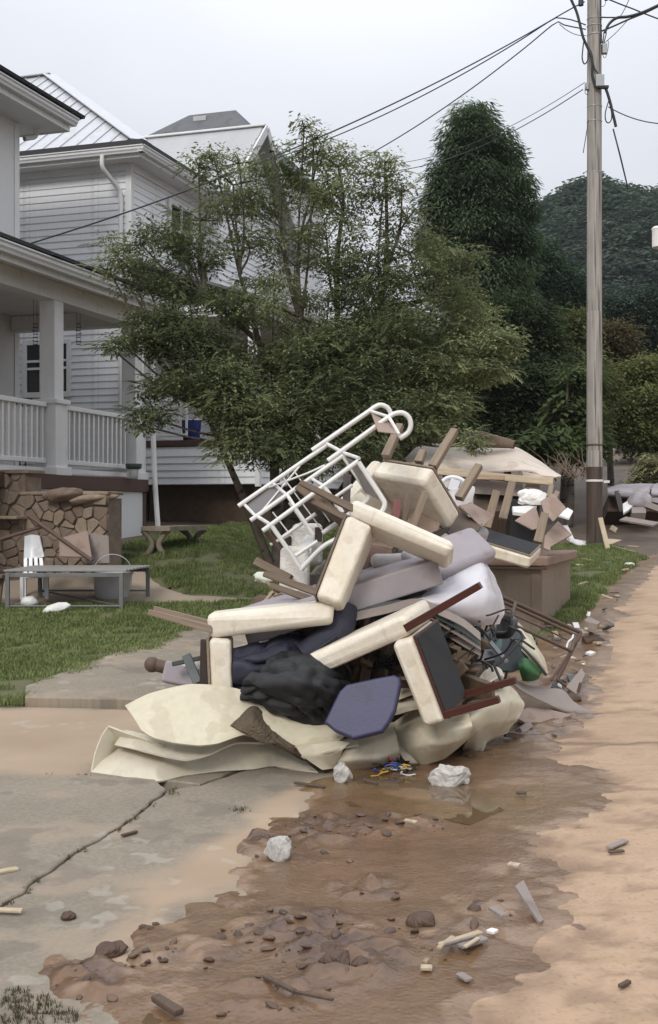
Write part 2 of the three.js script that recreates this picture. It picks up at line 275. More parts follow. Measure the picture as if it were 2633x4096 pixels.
const vcol = (rough, o = {}) => new THREE.MeshStandardMaterial(Object.assign({ color: 0xffffff, vertexColors: true, roughness: rough }, o));

// whole terrain: brown silty earth
{
  const xs = [], ds = []; for (let x = -260; x < -14; x += 12) xs.push(x); for (let x = -14; x < 16; x += .5) xs.push(x); for (let x = 16; x < 320; x += 12) xs.push(x);
  for (let d = -12; d < 50; d += .5) ds.push(d); for (let d = 50; d < 620; d += 14) ds.push(d);
  const n = xs.length, pos = [], cl = [], uv = [], idx = [];
  for (const d of ds) for (const x of xs) { pos.push(x, G(x, d) - .07 + (d > 14 ? (fbm(x * .5 + 9, d * .5 + 9, 3, 4) - .5) * .10 : 0), -d); const a = fbm(x * .8 + 80, d * .8 + 80, 4, 6); cl.push(...mix3([.085, .058, .04], [.15, .112, .08], a)); uv.push(x, d); }
  for (let j = 0; j < ds.length - 1; j++) for (let i = 0; i < n - 1; i++) { const a = j * n + i, c = a + n; idx.push(a, a + 1, c + 1, a, c + 1, c); }
  const g = new THREE.BufferGeometry(); g.setAttribute('position', new THREE.Float32BufferAttribute(pos, 3)); g.setAttribute('color', new THREE.Float32BufferAttribute(cl, 3)); g.setAttribute('uv', new THREE.Float32BufferAttribute(uv, 2)); g.setIndex(idx); g.computeVertexNormals();
  struct('ground', g, vcol(.75, { map: tGrime, ...bump(.02, tBumpC) }));
}
// road: dried pale silt over the street
const mudEdge = [[760, 1770], [800, 1810], [735, 1845], [716, 1885], [690, 1912], [640, 1915], [655, 1955], [600, 1962], [548, 1985], [582, 2005], [572, 2045], [548, 2090], [500, 2118], [430, 2112], [428, 2150], [385, 2172], [330, 2190], [328, 2225], [285, 2255], [215, 2250], [150, 2245], [100, 2300], [165, 2345], [215, 2375], [250, 2440], [300, 2640],
  [1040, 2640], [1085, 2396], [1150, 2330], [1200, 2300], [1232, 2225], [1330, 2150], [1338, 2110], [1275, 2060], [1255, 1985], [1290, 1940], [1370, 1885], [1452, 1842], [1395, 1805], [1290, 1775], [1310, 1725], [1355, 1690], [1395, 1640], [1385, 1590], [1420, 1530], [1425, 1470], [1455, 1420], [1505, 1350], [1575, 1290], [1500, 1312], [1440, 1362], [1385, 1420], [1325, 1470], [1220, 1560], [1100, 1640], [900, 1720]];
const mudPoly = W2(mudEdge);
const roadEdge = [[960, 2640], [1060, 2396], [1060, 2250], [1150, 2150], [1100, 2000], [1120, 1900], [1200, 1800], [1180, 1740], [1230, 1660], [1330, 1560], [1385, 1480], [1420, 1410], [1470, 1360], [1510, 1325], [1560, 1285], [1660, 1252]];
const roadPoly = W2(roadEdge).concat([[16, 34], [10, 12], [7.5, 3.2]]);
struct('road', patch(roadPoly, {
  step: .008, uh: .9, wob: .12, h: (x, d, s) => (s < .1 ? -.02 * ss(.1, -.1, s) : 0) + .008 * (fbm(x * 2.2, d * 2.2, 3, 88) - .5) - .005 * ss(.55, .62, fbm(x * 7 + 3, d * 7, 3, 83)) * ss(.5, .6, fbm(x * 1.3, d * 1.3, 2, 86)),
  c: (x, d, s) => { const a = fbm(x * 1.1 + 4, d * 1.1, 4, 81), f = fbm(x * 22, d * 22, 2, 82), st = ss(.57, .66, fbm(x * 7 + 3, d * 7, 3, 83)) * ss(.48, .58, fbm(x * 1.3, d * 1.3, 2, 86)); const band = ss(.075, .02, Math.abs(d - 8.55 - .05 * Math.sin(x * 2) - (fbm(x * 3, 2, 3, 84) - .5) * .2)); const sm = ss(-.28, .06, sdf(mudPoly, x, d) + (fbm(x * 5, d * 5, 4, 85) - .5) * .5) * ss(.4, .62, fbm(x * 6 + 2, d * 6, 4, 87)); let c = mix3([.385, .26, .163], [.46, .318, .208], a); c = c.map(k => k * (.94 + .12 * f)); c = mix3(c, [.19, .12, .078], st * .5); c = mix3(c, [.2, .125, .08], sm * .85); return mix3(c, [.17, .105, .07], band * .85); },
}), vcol(.8, { map: tSilt, ...bump(.006, tSiltB) }));
// wet mud tongue spread from under the heap across the drive
const clump = (x, d) => { let c = 0; for (const [cx, cd, r, a] of clumps) { const q = Math.hypot(x - cx, d - cd) / r; if (q < 1) c = Math.max(c, a * (1 - q * q)); } return c; };
const clumps = [[265, 2235, .16, 1], [190, 2280, .22, .8], [250, 2300, .15, .8], [700, 2180, .3, 1], [760, 2210, .28, 1], [800, 2250, .3, .9], [850, 2230, .2, 1], [860, 2080, .2, .9], [610, 1965, .16, 1], [760, 1930, .3, .8], [880, 1935, .34, .8], [960, 1930, .2, .8], [470, 2230, .2, .7], [440, 2215, .12, .6], [640, 2330, .2, .6], [1080, 1760, .4, .8], [1250, 1720, .45, .9], [1330, 1600, .5, .9], [1400, 1500, .5, .8], [1300, 1680, .4, .8], [740, 1970, .25, .7], [700, 2010, .2, .4], [1160, 2130, .15, .7], [1090, 2190, .2, .6], [560, 1990, .12, .8], [230, 2245, .15, .7]].map(([x, y, r, a]) => { const p = gp(x, y); return [p.x, -p.z, r, a]; });
const mudH = (x, d, s) => {
  const e = ss(-.02, .10, s), n = fbm(x * 2.3 + 7, d * 2.3, 4, 91) - .5, rut = fbm(x * 1.2 + (d * .35), d * .55 + 3, 3, 92) - .5, cl = clump(x, d);
  const lump = cl > 0 ? cl * Math.pow(Math.max(0, fbm(x * 11, d * 11, 4, 93) - .34), 1) * .11 : 0;
  const fine = (fbm(x * 13 + 5, d * 13, 3, 94) - .5) * .007 * ss(.46, .62, fbm(x * 1.7, d * 1.7, 3, 95));
  return s < 0 ? .001 + s * .06 : e * .005 + n * .022 + rut * .026 + lump + fine + .002;
};
struct('mud', patch(mudPoly, {
  step: .0042, ul: -.31, uh: .33, wob: .3, wf: 6, h: mudH,
  c: (x, d, s) => { const a = fbm(x * 1.6 + 14, d * 1.6, 4, 96), f = fbm(x * 18, d * 18, 3, 97), cl = clump(x, d), o = ss(.5, .68, fbm(x * .9 + 3, d * .9, 3, 98)); let c = mix3([.118, .065, .033], [.205, .122, .068], a); c = mix3(c, [.18, .115, .05], o * .5); c = c.map(k => k * (.82 + .36 * f)); const dry = ss(.60, .68, fbm(x * 4 + 8, d * 4, 5, 108) + .2 * ss(.22, 0, s) - .02); c = mix3(c, [.30, .2, .13], dry * .6); return mix3(c, [.075, .046, .036], Math.min(1, cl * 1.1) * ss(.4, .6, fbm(x * 9, d * 9, 3, 99)) * .75); },
}), new THREE.MeshPhysicalMaterial({ color: 0xffffff, vertexColors: true, roughness: .3, specularIntensity: .7, map: tSilt, ...bump(.006, tSiltB) }));
// standing muddy water in the low spots
const waterMat = new THREE.MeshPhysicalMaterial({ color: col(.115, .075, .042), roughness: .04, ior: 1.33 });
for (const [poly, lift] of [[[[760, 1840], [860, 1815], [1000, 1835], [1110, 1850], [1180, 1900], [1100, 1935], [960, 1905], [820, 1890]], .004], [[[330, 2396], [420, 2270], [640, 2300], [760, 2396], [700, 2620], [330, 2620]], -.003], [[[900, 2330], [1040, 2230], [1150, 2190], [1120, 2290], [1000, 2420]], -.004], [[[640, 2090], [760, 2060], [900, 2120], [980, 2250], [860, 2180]], -.006], [[[1010, 1690], [1180, 1730], [1230, 1790], [1060, 1790]], .006]]) {
  const pl = W2(poly), g = new THREE.ShapeGeometry(new THREE.Shape(pl.map(([x, d]) => new THREE.Vector2(x, d)))); g.rotateX(-Math.PI / 2); g.translate(0, .006 + lift, 0); struct('puddle', g, waterMat);
}
// concrete drive: broken slabs, with dried silt lying on them
const silt = W2([[790, 1800], [740, 1835], [700, 1870], [720, 1905], [640, 1940], [590, 1985], [590, 2040], [545, 2110], [430, 2125], [430, 2170], [330, 2205], [320, 2240], [250, 2250], [225, 2200], [270, 2150], [300, 2100], [350, 2060], [420, 2020], [510, 1975], [585, 1930], [620, 1890], [690, 1840]]);
const siltTop = W2([[-300, 1650], [60, 1648], [350, 1660], [420, 1700], [250, 1790], [220, 1822], [-300, 1812]]);
const conc = tex(1400, 1, (u, v) => {
  const x = -4 + u * 6, d = 3 + v * 8, a = fbm(x * 1.4 + 20, d * 1.4, 5, 101), f = fbm(x * 70, d * 70, 2, 102), p = ss(.55, .7, fbm(x * 2.6 + 5, d * 2.6, 4, 103)), w = (fbm(x * 3 + 60, d * 3, 4, 104) - .5) * .34;
  let c = mix3([.185, .155, .115], [.265, .225, .172], a); c = c.map(k => k * (.8 + .4 * f)); c = mix3(c, [.32, .25, .18], p * .5); const ds = ss(.6, .7, fbm(x * 3.3 + 31, d * 3.3, 5, 109)); c = mix3(c, [.11, .092, .072], ds * .4);
  const t = Math.max(ss(-.08, .12, sdf(silt, x, d) + w), ss(-.1, .25, sdf(siltTop, x, d) + w) * .9);
  const sand = mix3([.30, .215, .145], [.40, .30, .205], fbm(x * 2 + 9, d * 2, 4, 105)); c = mix3(c, sand, t);
  const dab = ss(.66, .72, fbm(x * 9 + 2, d * 9, 3, 106)) * ss(.5, .62, fbm(x * 1.2, d * 1.2, 2, 107)); return mix3(c, [.40, .37, .31], dab * .35);
});
const concM = mat(1, 1, 1, .82, { map: conc, ...bump(.004, tBumpC) });
const drive = new THREE.Group(); drive.name = 'driveway'; drive.userData = { kind: 'structure' }; scene.add(drive);
function slab(poly, y, th, name = 'slab', wob = 1) {
  const pts = []; for (let i = 0; i < poly.length; i++) { const a = poly[i], b = poly[(i + 1) % poly.length], n = Math.max(1, Math.round(Math.hypot(a[0] - b[0], a[1] - b[1]) / .05)); for (let k = 0; k < n; k++) { const t = k / n, x = mix(a[0], b[0], t), d = mix(a[1], b[1], t); pts.push(new THREE.Vector2(x + (fbm(x * 6 + 3, d * 6, 3, 111) - .5) * .05 * wob, d + (fbm(x * 6, d * 6 + 9, 3, 112) - .5) * .05 * wob)); } }
  const g = new THREE.ExtrudeGeometry(new THREE.Shape(pts), { depth: th, bevelEnabled: true, bevelThickness: .006, bevelSize: .006, bevelSegments: 1 });
  g.rotateX(-Math.PI / 2); g.translate(0, y - th - .006, 0); const p = g.attributes.position, uv = g.attributes.uv; for (let i = 0; i < p.count; i++) uv.setXY(i, (p.getX(i) + 4) / 6, (-p.getZ(i) - 3) / 8);
  return part(name, g, concM, drive);
}
slab(W2([[-420, 1655], [60, 1652], [360, 1662], [560, 1700], [600, 1780], [470, 1832], [370, 1822], [200, 1815], [-420, 1808]]), .0, .08);
slab(W2([[-420, 1812], [200, 1819], [362, 1826], [392, 1850], [350, 1885], [290, 1925], [225, 1968], [150, 2010], [90, 2055], [55, 2085], [-20, 2130], [-300, 2240]]), .012, .09);
slab(W2([[398, 1851], [470, 1838], [610, 1790], [900, 1760], [1000, 1900], [900, 2200], [500, 2420], [260, 2640], [-260, 2640], [-260, 2242], [-16, 2134], [58.5, 2088], [94, 2058], [154, 2013], [229, 1970.5], [294, 1927.5], [354.5, 1887]]), 0, .09);
{ const q = [[62, 1622], [300, 1528], [480, 1468], [800, 1440], [860, 1600], [600, 1680], [340, 1655], [62, 1650]]; // raised front-walk slab
  const pl = W2(q); const g = slab(pl, 0, .12, 'walk_slab', .4).geometry, p = g.attributes.position; for (let i = 0; i < p.count; i++) p.setY(i, p.getY(i) + .062 + .052 * Math.max(0, -p.getZ(i) - 9.9)); g.computeVertexNormals(); }
// path across the front yard
const pathPoly = W2([[-80, 1375], [180, 1340], [330, 1332], [372, 1372], [440, 1394], [650, 1402], [640, 1425], [330, 1420], [-80, 1430]]);
struct('path', patch(pathPoly, { step: .006, wob: .08, h: (x, d, s) => .012 + (s < 0 ? s * .4 : 0), c: (x, d) => mix3([.25, .2, .15], [.34, .27, .2], fbm(x * 2, d * 2, 4, 121)) }), vcol(.85, { ...bump(.004, tBumpC) }));
// lawns
const lawnPolys = [W2([[-420, 1420], [100, 1424], [330, 1420], [580, 1412], [650, 1420], [560, 1445], [430, 1492], [350, 1532], [250, 1552], [185, 1588], [105, 1606], [40, 1648], [-420, 1662]]),
  W2([[262, 1322], [300, 1278], [350, 1262], [480, 1240], [620, 1222], [900, 1232], [1040, 1250], [1040, 1400], [650, 1400], [440, 1390], [372, 1366], [335, 1330]]),
  W2([[1250, 1490], [1325, 1466], [1385, 1412], [1430, 1362], [1505, 1308], [1440, 1284], [1380, 1272], [1290, 1282], [1230, 1320]]).concat([])];
for (const lp of lawnPolys) struct('lawn', patch(lp, { step: .006, wob: .16, h: (x, d, s) => .014 + (s < 0 ? s * .5 : .02 * ss(0, .3, s)) + .03 * (fbm(x * 2, d * 2, 3, 125) - .5), c: (x, d) => mix3([.075, .09, .035], [.12, .11, .055], fbm(x * 3, d * 3, 4, 126)) }), vcol(.95, { ...bump(.02, tBumpC) }));

// grass blades
function inst(name, geo, m, list, parent, label) {      // list of [matrix, color]
  const o = new THREE.InstancedMesh(geo, m, list.length); list.forEach(([a, c], i) => { o.setMatrixAt(i, a); if (c) o.setColorAt(i, c); }); o.name = parent ? name : uname(name); o.userData = { kind: 'stuff' }; if (label) o.userData.label = label; shade(o); (parent || scene).add(o); return o;
}
const bladeMat = new THREE.MeshPhysicalMaterial({ color: 0xffffff, roughness: 1, specularIntensity: .15, side: THREE.DoubleSide, transmission: .3, thickness: 0 });
function tuftG(n, h, w, sp, seed) {
  const r = rng(seed), pos = [], idx = [];
  for (let k = 0; k < n; k++) { const a = r() * 6.28, x = Math.cos(a) * sp * r(), z = Math.sin(a) * sp * r(), b = r() * 6.28, ln = h * (.6 + .6 * r()), lean = ln * (.2 + .7 * r()), dx = Math.cos(b), dz = Math.sin(b), o = pos.length / 3;
    pos.push(x - dz * w, 0, z + dx * w, x + dz * w, 0, z - dx * w, x + dx * lean * .4 - dz * w * .8, ln * .65, z + dz * lean * .4 + dx * w * .8, x + dx * lean * .4 + dz * w * .8, ln * .65, z + dz * lean * .4 - dx * w * .8, x + dx * lean, ln, z + dz * lean);
    idx.push(o, o + 1, o + 3, o, o + 3, o + 2, o + 2, o + 3, o + 4); }
  const g = new THREE.BufferGeometry(); g.setAttribute('position', new THREE.Float32BufferAttribute(pos, 3)); g.setIndex(idx); g.computeVertexNormals(); return g;
}
const mtx = (p, ry, s, rx = 0, rz = 0) => new THREE.Matrix4().compose(p, new THREE.Quaternion().setFromEuler(new THREE.Euler(rx, ry, rz)), typeof s == 'number' ? V3(s, s, s) : s);
{
  const tuft = tuftG(13, .042, .0035, .06, 3);
  const dens = [800, 300, 420], lab = ['green grass of the front lawn before the bench', 'green grass of the lawn between the path and the houses', 'green grass of the verge beside the road'];
  lawnPolys.forEach((lp, q) => {
    const b = bounds(lp), list = [], x0 = Math.max(b[0], -6.5), N = Math.round((b[1] - x0) * (b[3] - b[2]) * dens[q]);
    for (let i = 0; i < N; i++) { const x = rr(x0, b[1]), d = rr(b[2], b[3]); if (x < -.30 * d || sdf(lp, x, d) + (fbm(x * 3 + 50, d * 3 + 50, 4, 1) - .5) * .3 < .0 || fbm(x * 2.2, d * 2.2, 3, 128) < .34) continue; const a = fbm(x * .9, d * .9, 3, 129), k = rr(.75, 1.25); list.push([mtx(V3(x, G(x, d) + .012, -d), R() * 6.28, rr(.7, 1.5) * (1 + d * .02)), col(...mix3([.12, .155, .052], [.225, .255, .105], a).map(v => v * k))]); }
    inst('grass', tuft, bladeMat, list, null, lab[q]);
  });
  const weeds = []; const crack = [[20, 2115], [60, 2088], [85, 2060], [150, 2010], [190, 1990], [270, 1945], [300, 1925], [315, 1915], [325, 1900], [350, 1885], [385, 1858], [405, 1848], [410, 1856], [195, 1818], [205, 1820], [120, 1818], [560, 1900], [575, 1895], [550, 1893], [30, 2350], [60, 2370], [90, 2345], [120, 2360], [20, 2390], [70, 2385], [150, 2380], [40, 2330]];
  crack.forEach(([x, y], i) => { for (let k = 0; k < (y > 2300 ? 40 : 14); k++) { const p = gp(x + rr(-14, 14) * (y > 2300 ? 2.2 : 1), y + rr(-5, 5) * (y > 2300 ? 3 : 1), -.01); weeds.push([mtx(p, R() * 6.28, y > 2300 ? rr(.2, .45) : rr(.15, .45)), col(...(y > 2300 ? mix3([.05, .05, .02], [.1, .09, .045], R()) : mix3([.06, .07, .024], [.12, .1, .05], R())))]); } });
  inst('weeds', tuftG(6, .07, .003, .03, 5), bladeMat, weeds, null, 'small weeds sprouting from the cracks of the concrete drive');
}

{ // crumbled clods in the churned places
  const r = rng(303), list = [], g = rough(new THREE.IcosahedronGeometry(1, 1), .45, 1.4, 3);
  for (const [cx, cd, cr, a] of clumps) for (let k = 0; k < 24 * a * (cr / .25); k++) { const q = cr * Math.sqrt(r()) * 1.1, an = r() * 6.28, x = cx + Math.cos(an) * q * 1.3, d = cd + Math.sin(an) * q; const s = sdf(mudPoly, x, d); if (s < .02 || fbm(x * 8, d * 8, 3, 93) < .44) continue; const z = .003 + .014 * Math.pow(r(), 2.6); list.push([mtx(V3(x, mudH(x, d, s) + z * .2, -d), r() * 6.28, V3(z * (1 + r()), z * .6, z * (.8 + .6 * r())), r() - .5, r() - .5), col(...mix3([.06, .037, .027], [.13, .082, .055], r()))]); }
  inst('mud_crumbs', g, new THREE.MeshStandardMaterial({ color: 0xffffff, roughness: .6 }), list, null, 'crumbled dark clods where the wet mud is churned');
}
// ================================================================ HOUSES
const TURN = -.3176;
function house(name, label, x, d) { const g = thing(name, label, 'house', [x, 0, -d]); g.rotation.y = TURN; return g; }
const lbox = (name, x0, x1, y0, y1, z0, z1, m, parent, r = 0) => { const g = box(Math.abs(x1 - x0), Math.abs(y1 - y0), Math.abs(z1 - z0), r); g.translate((x0 + x1) / 2, (y0 + y1) / 2, (z0 + z1) / 2); return part(name, g, m, parent); };
function polyG(pts, th = .03) { return slabG(pts, th); }
// one lapped board: thick lower lip, thin upper edge, looking to +z, starting at the origin
function clapG(L, e) { const s = new THREE.Shape(); s.moveTo(0, 0); s.lineTo(.030, 0); s.lineTo(.034, .006); s.lineTo(.034, .016); s.lineTo(.012, e + .012); s.lineTo(0, e + .012); const g = new THREE.ExtrudeGeometry(s, { depth: L, bevelEnabled: false }); g.rotateY(-Math.PI / 2); g.translate(0, 0, 0); return muv(g); }   // runs along -x
function clapboards(parent, L, y0, y1, e, place) { const g = clapG(L, e); const n = Math.round((y1 - y0) / e); for (let i = 0; i < n; i++) { const o = part('clapboard', g, M.siding, parent); place(o, y0 + i * e, i); } }
function gutterG(L) { const s = new THREE.Shape(); [[0, 0], [.09, 0], [.10, .03], [.125, .06], [.125, .10], [.15, .115], [.15, .135], [.138, .135], [.138, .125], [.112, .108], [.112, .065], [.088, .012], [.012, .012], [.012, .135], [0, .135]].forEach(([x, y], i) => i ? s.lineTo(x, y) : s.moveTo(x, y)); const g = new THREE.ExtrudeGeometry(s, { depth: L, bevelEnabled: false }); return muv(g); }   // profile looks to +x, runs along +z

// ---- near house with the porch (left edge)
{
  const h = house('porch_house', 'white house at the left edge with a railed front porch and gutters', -3.41, 22.94); h.scale.setScalar(1.13); h.position.y = -.208;
  lbox('wall', -9, -2.4, .6, 8.25, 0, 9, M.brickWhite, h);
  lbox('corner_board', -2.52, -2.38, 2.1, 8.2, -.02, .12, M.white, h);
  // upper eave
  lbox('soffit', -9, -1.78, 8.22, 8.28, -.62, 9, M.soffit, h); lbox('fascia', -1.8, -1.77, 8.2, 8.42, -.64, 9, M.white, h); lbox('fascia', -9, -1.8, 8.2, 8.42, -.65, -.62, M.white, h);
  let g = gutterG(9.7); g.translate(-1.765, 8.3, -.7); part('gutter', g, M.whiteClean, h);
  part('roof', polyG([V3(-1.6, 8.47, -.85), V3(-1.6, 8.47, 9), V3(-6, 10.8, 9), V3(-6, 10.8, 3.6)], .05), M.shingleDark, h); part('roof', polyG([V3(-1.6, 8.47, -.85), V3(-6, 10.8, 3.6), V3(-9, 10.8, 3.6), V3(-9, 8.47, -.85)], .05), M.shingleDark, h);
  part('downspout', mergeGeometries([tubeG([V3(-2.28, 8.3, -.4), V3(-2.28, 8.1, -.36), V3(-2.3, 8.02, -.2), V3(-2.34, 7.98, -.1)], .045, 16, 8)]), M.whiteClean, h);
  // porch
  lbox('deck', -2.4, .0, 1.98, 2.13, .0, 9, M.deckBrown, h); lbox('deck_fascia', .002, .045, 1.93, 2.135, -.03, 9, M.deckBrown, h, .004); lbox('deck_fascia', -2.4, 0, 1.93, 2.13, -.035, -.003, M.deckBrown, h);
  lbox('skirt_panel', -.05, .0, .7, 1.925, .1, 3.2, M.brickWhite, h); lbox('skirt_trim', -.06, .006, .7, 1.925, -.02, .098, M.plankDark, h); lbox('skirt_trim', .001, .02, .9, 1.02, .12, 3.2, M.deckBrown, h);
  for (const z of [.16, 2.66, 5.4]) {
    const p = part('porch_post', box(.25, 1.45, .25, .008).translate(-.16, 3.2 + .725, z), M.white, h);
    part('pedestal', box(.34, 1.0, .34, .01).translate(-.16, 2.16 + .5, z), M.white, p); part('cap', box(.40, .07, .40, .01).translate(-.16, 3.185, z), M.white, p); part('base', box(.42, .12, .42, .01).translate(-.16, 2.185, z), M.white, p);
  }
  const bal = box(.045, .78, .045, .004);
  for (const [z0, z1] of [[.36, 2.46], [2.86, 5.2]]) {
    const r = part('railing', box(.11, .07, z1 - z0, .012).translate(-.16, 3.13, (z0 + z1) / 2), M.white, h); part('bottom_rail', box(.07, .07, z1 - z0, .01).translate(-.16, 2.33, (z0 + z1) / 2), M.white, r); part('kick_board', box(.03, .07, z1 - z0).translate(-.16, 2.2, (z0 + z1) / 2), M.white, r);
    const n = Math.floor((z1 - z0) / .142); for (let i = 0; i < n; i++) { const b = part('baluster', bal, M.white, r); b.position.set(-.16, 2.73, z0 + .07 + i * (z1 - z0 - .1) / (n - .4)); b.rotation.y = (R() - .5) * .12; }
  }
  lbox('ceiling', -2.4, .3, 4.9, 4.96, -.3, 9, M.beam, h); lbox('porch_beam', -.3, -.02, 4.63, 4.897, -.02, 9, M.beam, h, .01); lbox('porch_beam', -2.38, -.32, 4.64, 4.895, .0, .24, M.beam, h, .01);
  lbox('porch_fascia', .3, .325, 4.82, 5.02, -.32, 9, M.white, h); g = gutterG(9.4); g.translate(.33, 4.9, -.36); part('gutter', g, M.whiteClean, h);
  part('porch_roof', polyG([V3(.46, 5.06, -.42), V3(.46, 5.06, 9), V3(-2.4, 5.5, 9), V3(-2.4, 5.5, -.42)], .05), M.shingleDark, h);
  { // ragged shingle edge tabs
    const t = box(.12, .014, .28); for (let i = 0; i < 30; i++) { const o = part('shingle', t, M.shingleDark, h); o.position.set(.42 + rr(0, .05), 5.07, -.3 + i * .3); o.rotation.z = -.155; o.rotation.y = (R() - .5) * .1; }
  }
  // thin drainpipe at the porch corner
  part('downspout', tubeG([V3(.30, 4.85, -.18), V3(.2, 4.6, -.12), V3(.10, 4.3, -.08), V3(.10, 3.2, -.08), V3(.14, 2.2, -.06), V3(.24, 1.35, .02)], .045, 40, 8), M.white, h);
}
// ---- second house: lapped white siding, metal hip roof
{
  const h = house('siding_house', 'white lap-sided two-storey house with pale metal hip roof behind the porch', -4.18, 26);
  lbox('wall', -9, -.01, 1, 9.0, -10.4, -.012, M.siding, h);
  const win = [[-2.48, -1.46, 4.15, 5.2]];
  clapboards(h, 8, 2.2, 8.98, .1442, (o, y) => { o.position.set(-.06, y, -.006); });
  clapboards(h, 10.3, 2.2, 8.98, .1442, (o, y) => { o.rotation.y = Math.PI / 2; o.position.set(-.006, y, -.06 - 10.3); });
  lbox('corner_board', -.09, .045, 2.1, 9, -.09, .045, M.white, h, .005);
  // window in the facing wall: outer frame, two sashes
  { const w = part('window', box(1.05, 1.08, .02).translate(-1.97, 4.68, .03), M.glass, h); for (const [x0, x1, y0, y1, n] of [[-2.56, -2.46, 4.06, 5.3, 'frame'], [-1.48, -1.38, 4.06, 5.3, 'frame'], [-2.46, -1.48, 5.2, 5.3, 'frame'], [-2.46, -1.48, 4.06, 4.18, 'sill'], [-2.45, -1.49, 4.82, 4.87, 'sash_rail'], [-2.45, -1.49, 4.66, 4.71, 'sash_rail']]) lbox(n, x0, x1, y0, y1, .03, .075, M.white, w, .004); part('curtain', box(.9, .5, .004).translate(-1.97, 4.45, .0425), M.curtain, w); }
  { const w = part('window', box(.02, 1.3, 1.1).translate(.03, 7.9, -2.4), M.glass, h); for (const [z0, z1, y0, y1] of [[-1.86, -1.74, 7.2, 8.62], [-3.05, -2.94, 7.2, 8.62], [-2.94, -1.86, 8.52, 8.62], [-2.94, -1.86, 7.2, 7.3], [-2.94, -1.86, 7.95, 8.0], [-2.42, -2.38, 8.0, 8.5]]) lbox('frame', .03, .08, y0, y1, z0, z1, M.white, w, .004); }
  for (const z of [-5.2, -7.6]) { const w = part('window', box(.02, 1.3, 1.0).translate(.03, 4.6, z), M.glass, h); lbox('frame', .03, .07, 3.85, 5.4, z - .58, z - .48, M.white, w); lbox('frame', .03, .07, 3.85, 5.4, z + .48, z + .58, M.white, w); lbox('frame', .03, .07, 5.28, 5.38, z - .48, z + .48, M.white, w); }
  // eaves
  lbox('soffit', -9, .45, 8.93, 8.99, -10.8, .45, M.soffit, h); lbox('frieze', -9, -.06, 8.78, 8.93, .03, .055, M.white, h); lbox('frieze', .03, .055, 8.78, 8.93, -10.4, -.06, M.white, h);
  lbox('fascia', -9, .48, 8.91, 9.1, .45, .475, M.white, h); lbox('fascia', .45, .475, 8.91, 9.1, -10.8, .45, M.white, h);
  let g = gutterG(11.4); g.translate(.478, 8.98, -10.8); part('gutter', g, M.whiteClean, h); g = gutterG(9.6); g.rotateY(-Math.PI / 2); g.translate(.6, 8.98, .478); part('gutter', g, M.whiteClean, h);
  lbox('roof_edge', -9, .60, 9.116, 9.225, .2, .62, M.shingleDark, h); lbox('roof_edge', .2, .60, 9.116, 9.22, -10.8, .198, M.shingleDark, h);
  part('downspout', mergeGeometries([tubeG([V3(-.36, 9.0, .55), V3(-.36, 8.75, .54), V3(-.3, 8.6, .4), V3(-.2, 8.38, .16), V3(-.17, 8.2, .1), V3(-.17, 7.8, .1)], .05, 30, 8), rodG(V3(-.17, 7.85, .1), V3(-.17, 2.2, .1), .05)]), M.whiteClean, h);
  // metal hip roof with standing seams
  const E = V3(.42, 9.25, .42), A = V3(-4.9, 12.98, -4.9), B = V3(.42, 9.25, -10.2);
  part('roof', polyG([V3(-9, 9.25, .42), E, A, V3(-9, 12.98, -4.9)], .04), M.roofMetal, h, { label: 'pale standing-seam metal roof slope' });
  const roofR = part('roof', polyG([E, B, A], .04), M.roofMetal, h);
  const up = V3(0, 3.76, -5.32).normalize(), nrm = V3(0, 5.32, 3.76).normalize();
  for (let i = 0; i < 23; i++) { const x = .1 - i * .4; const t = Math.min(1, (.42 - x) / 5.32), a = V3(x, 9.25, .42).addScaledVector(nrm, .012), b = V3(x, mix(9.25, 12.98, t), mix(.42, -4.9, t)).addScaledVector(nrm, .012); if (t > .03) part('seam', barG(a, b, .03, .026, nrm, .006), M.roofMetal, h); }
  part('hip_cap', barG(E.clone().add(V3(0, .02, 0)), A.clone().add(V3(0, .03, 0)), .36, .03, V3(1, 1.5, 1).normalize(), .006), M.roofMetal, h);
  part('ridge_cap', barG(V3(-9, 12.98, -4.9), V3(-4.8, 12.98, -4.9), .3, .03, V3(0, 1, 0), .006), M.roofMetal, h);
  // cross gable towards the street
  const ry = 11.25, rz = -5.5, ez = 2.35, ey = 9.05;
  for (const s of [1, -1]) { part('wing_roof', polyG(s > 0 ? [V3(.95, ry, rz), V3(-4.6, ry, rz), V3(-4.6, ey, rz + ez), V3(.95, ey, rz + ez)] : [V3(.95, ry, rz), V3(.95, ey, rz - ez), V3(-4.6, ey, rz - ez), V3(-4.6, ry, rz)], .05), M.shingleWhite, h); part('rake_board', barG(V3(.97, ry - .06, rz), V3(.97, ey - .08, rz + s * ez), .2, .04, V3(1, 0, 0), .004), M.white, h); }
  { const dir = V3(0, ey - ry, ez).normalize(), n = V3(0, ez, ry - ey).normalize(); const L = Math.hypot(ey - ry, ez), cg = box(5.4, .018, .2); for (let i = 0; i < 15; i++) { const o = part('shingle_course', cg, M.shingleWhite, h); const p = V3(-1.83, ry, rz).addScaledVector(dir, .1 + i * L / 15).addScaledVector(n, .012); o.position.copy(p); o.rotation.x = Math.atan2(ry - ey, ez) + .05; o.position.x += (R() - .5) * .04; } }
  part('wing_ridge_cap', box(5.6, .05, .26, .01).translate(-1.85, ry + .02, rz), M.white, h);
  part('gable_wall', polyG([V3(.6, 9, rz - 2.1), V3(.6, ry - .15, rz), V3(.6, 9, rz + 2.1)], .1), M.siding, h);
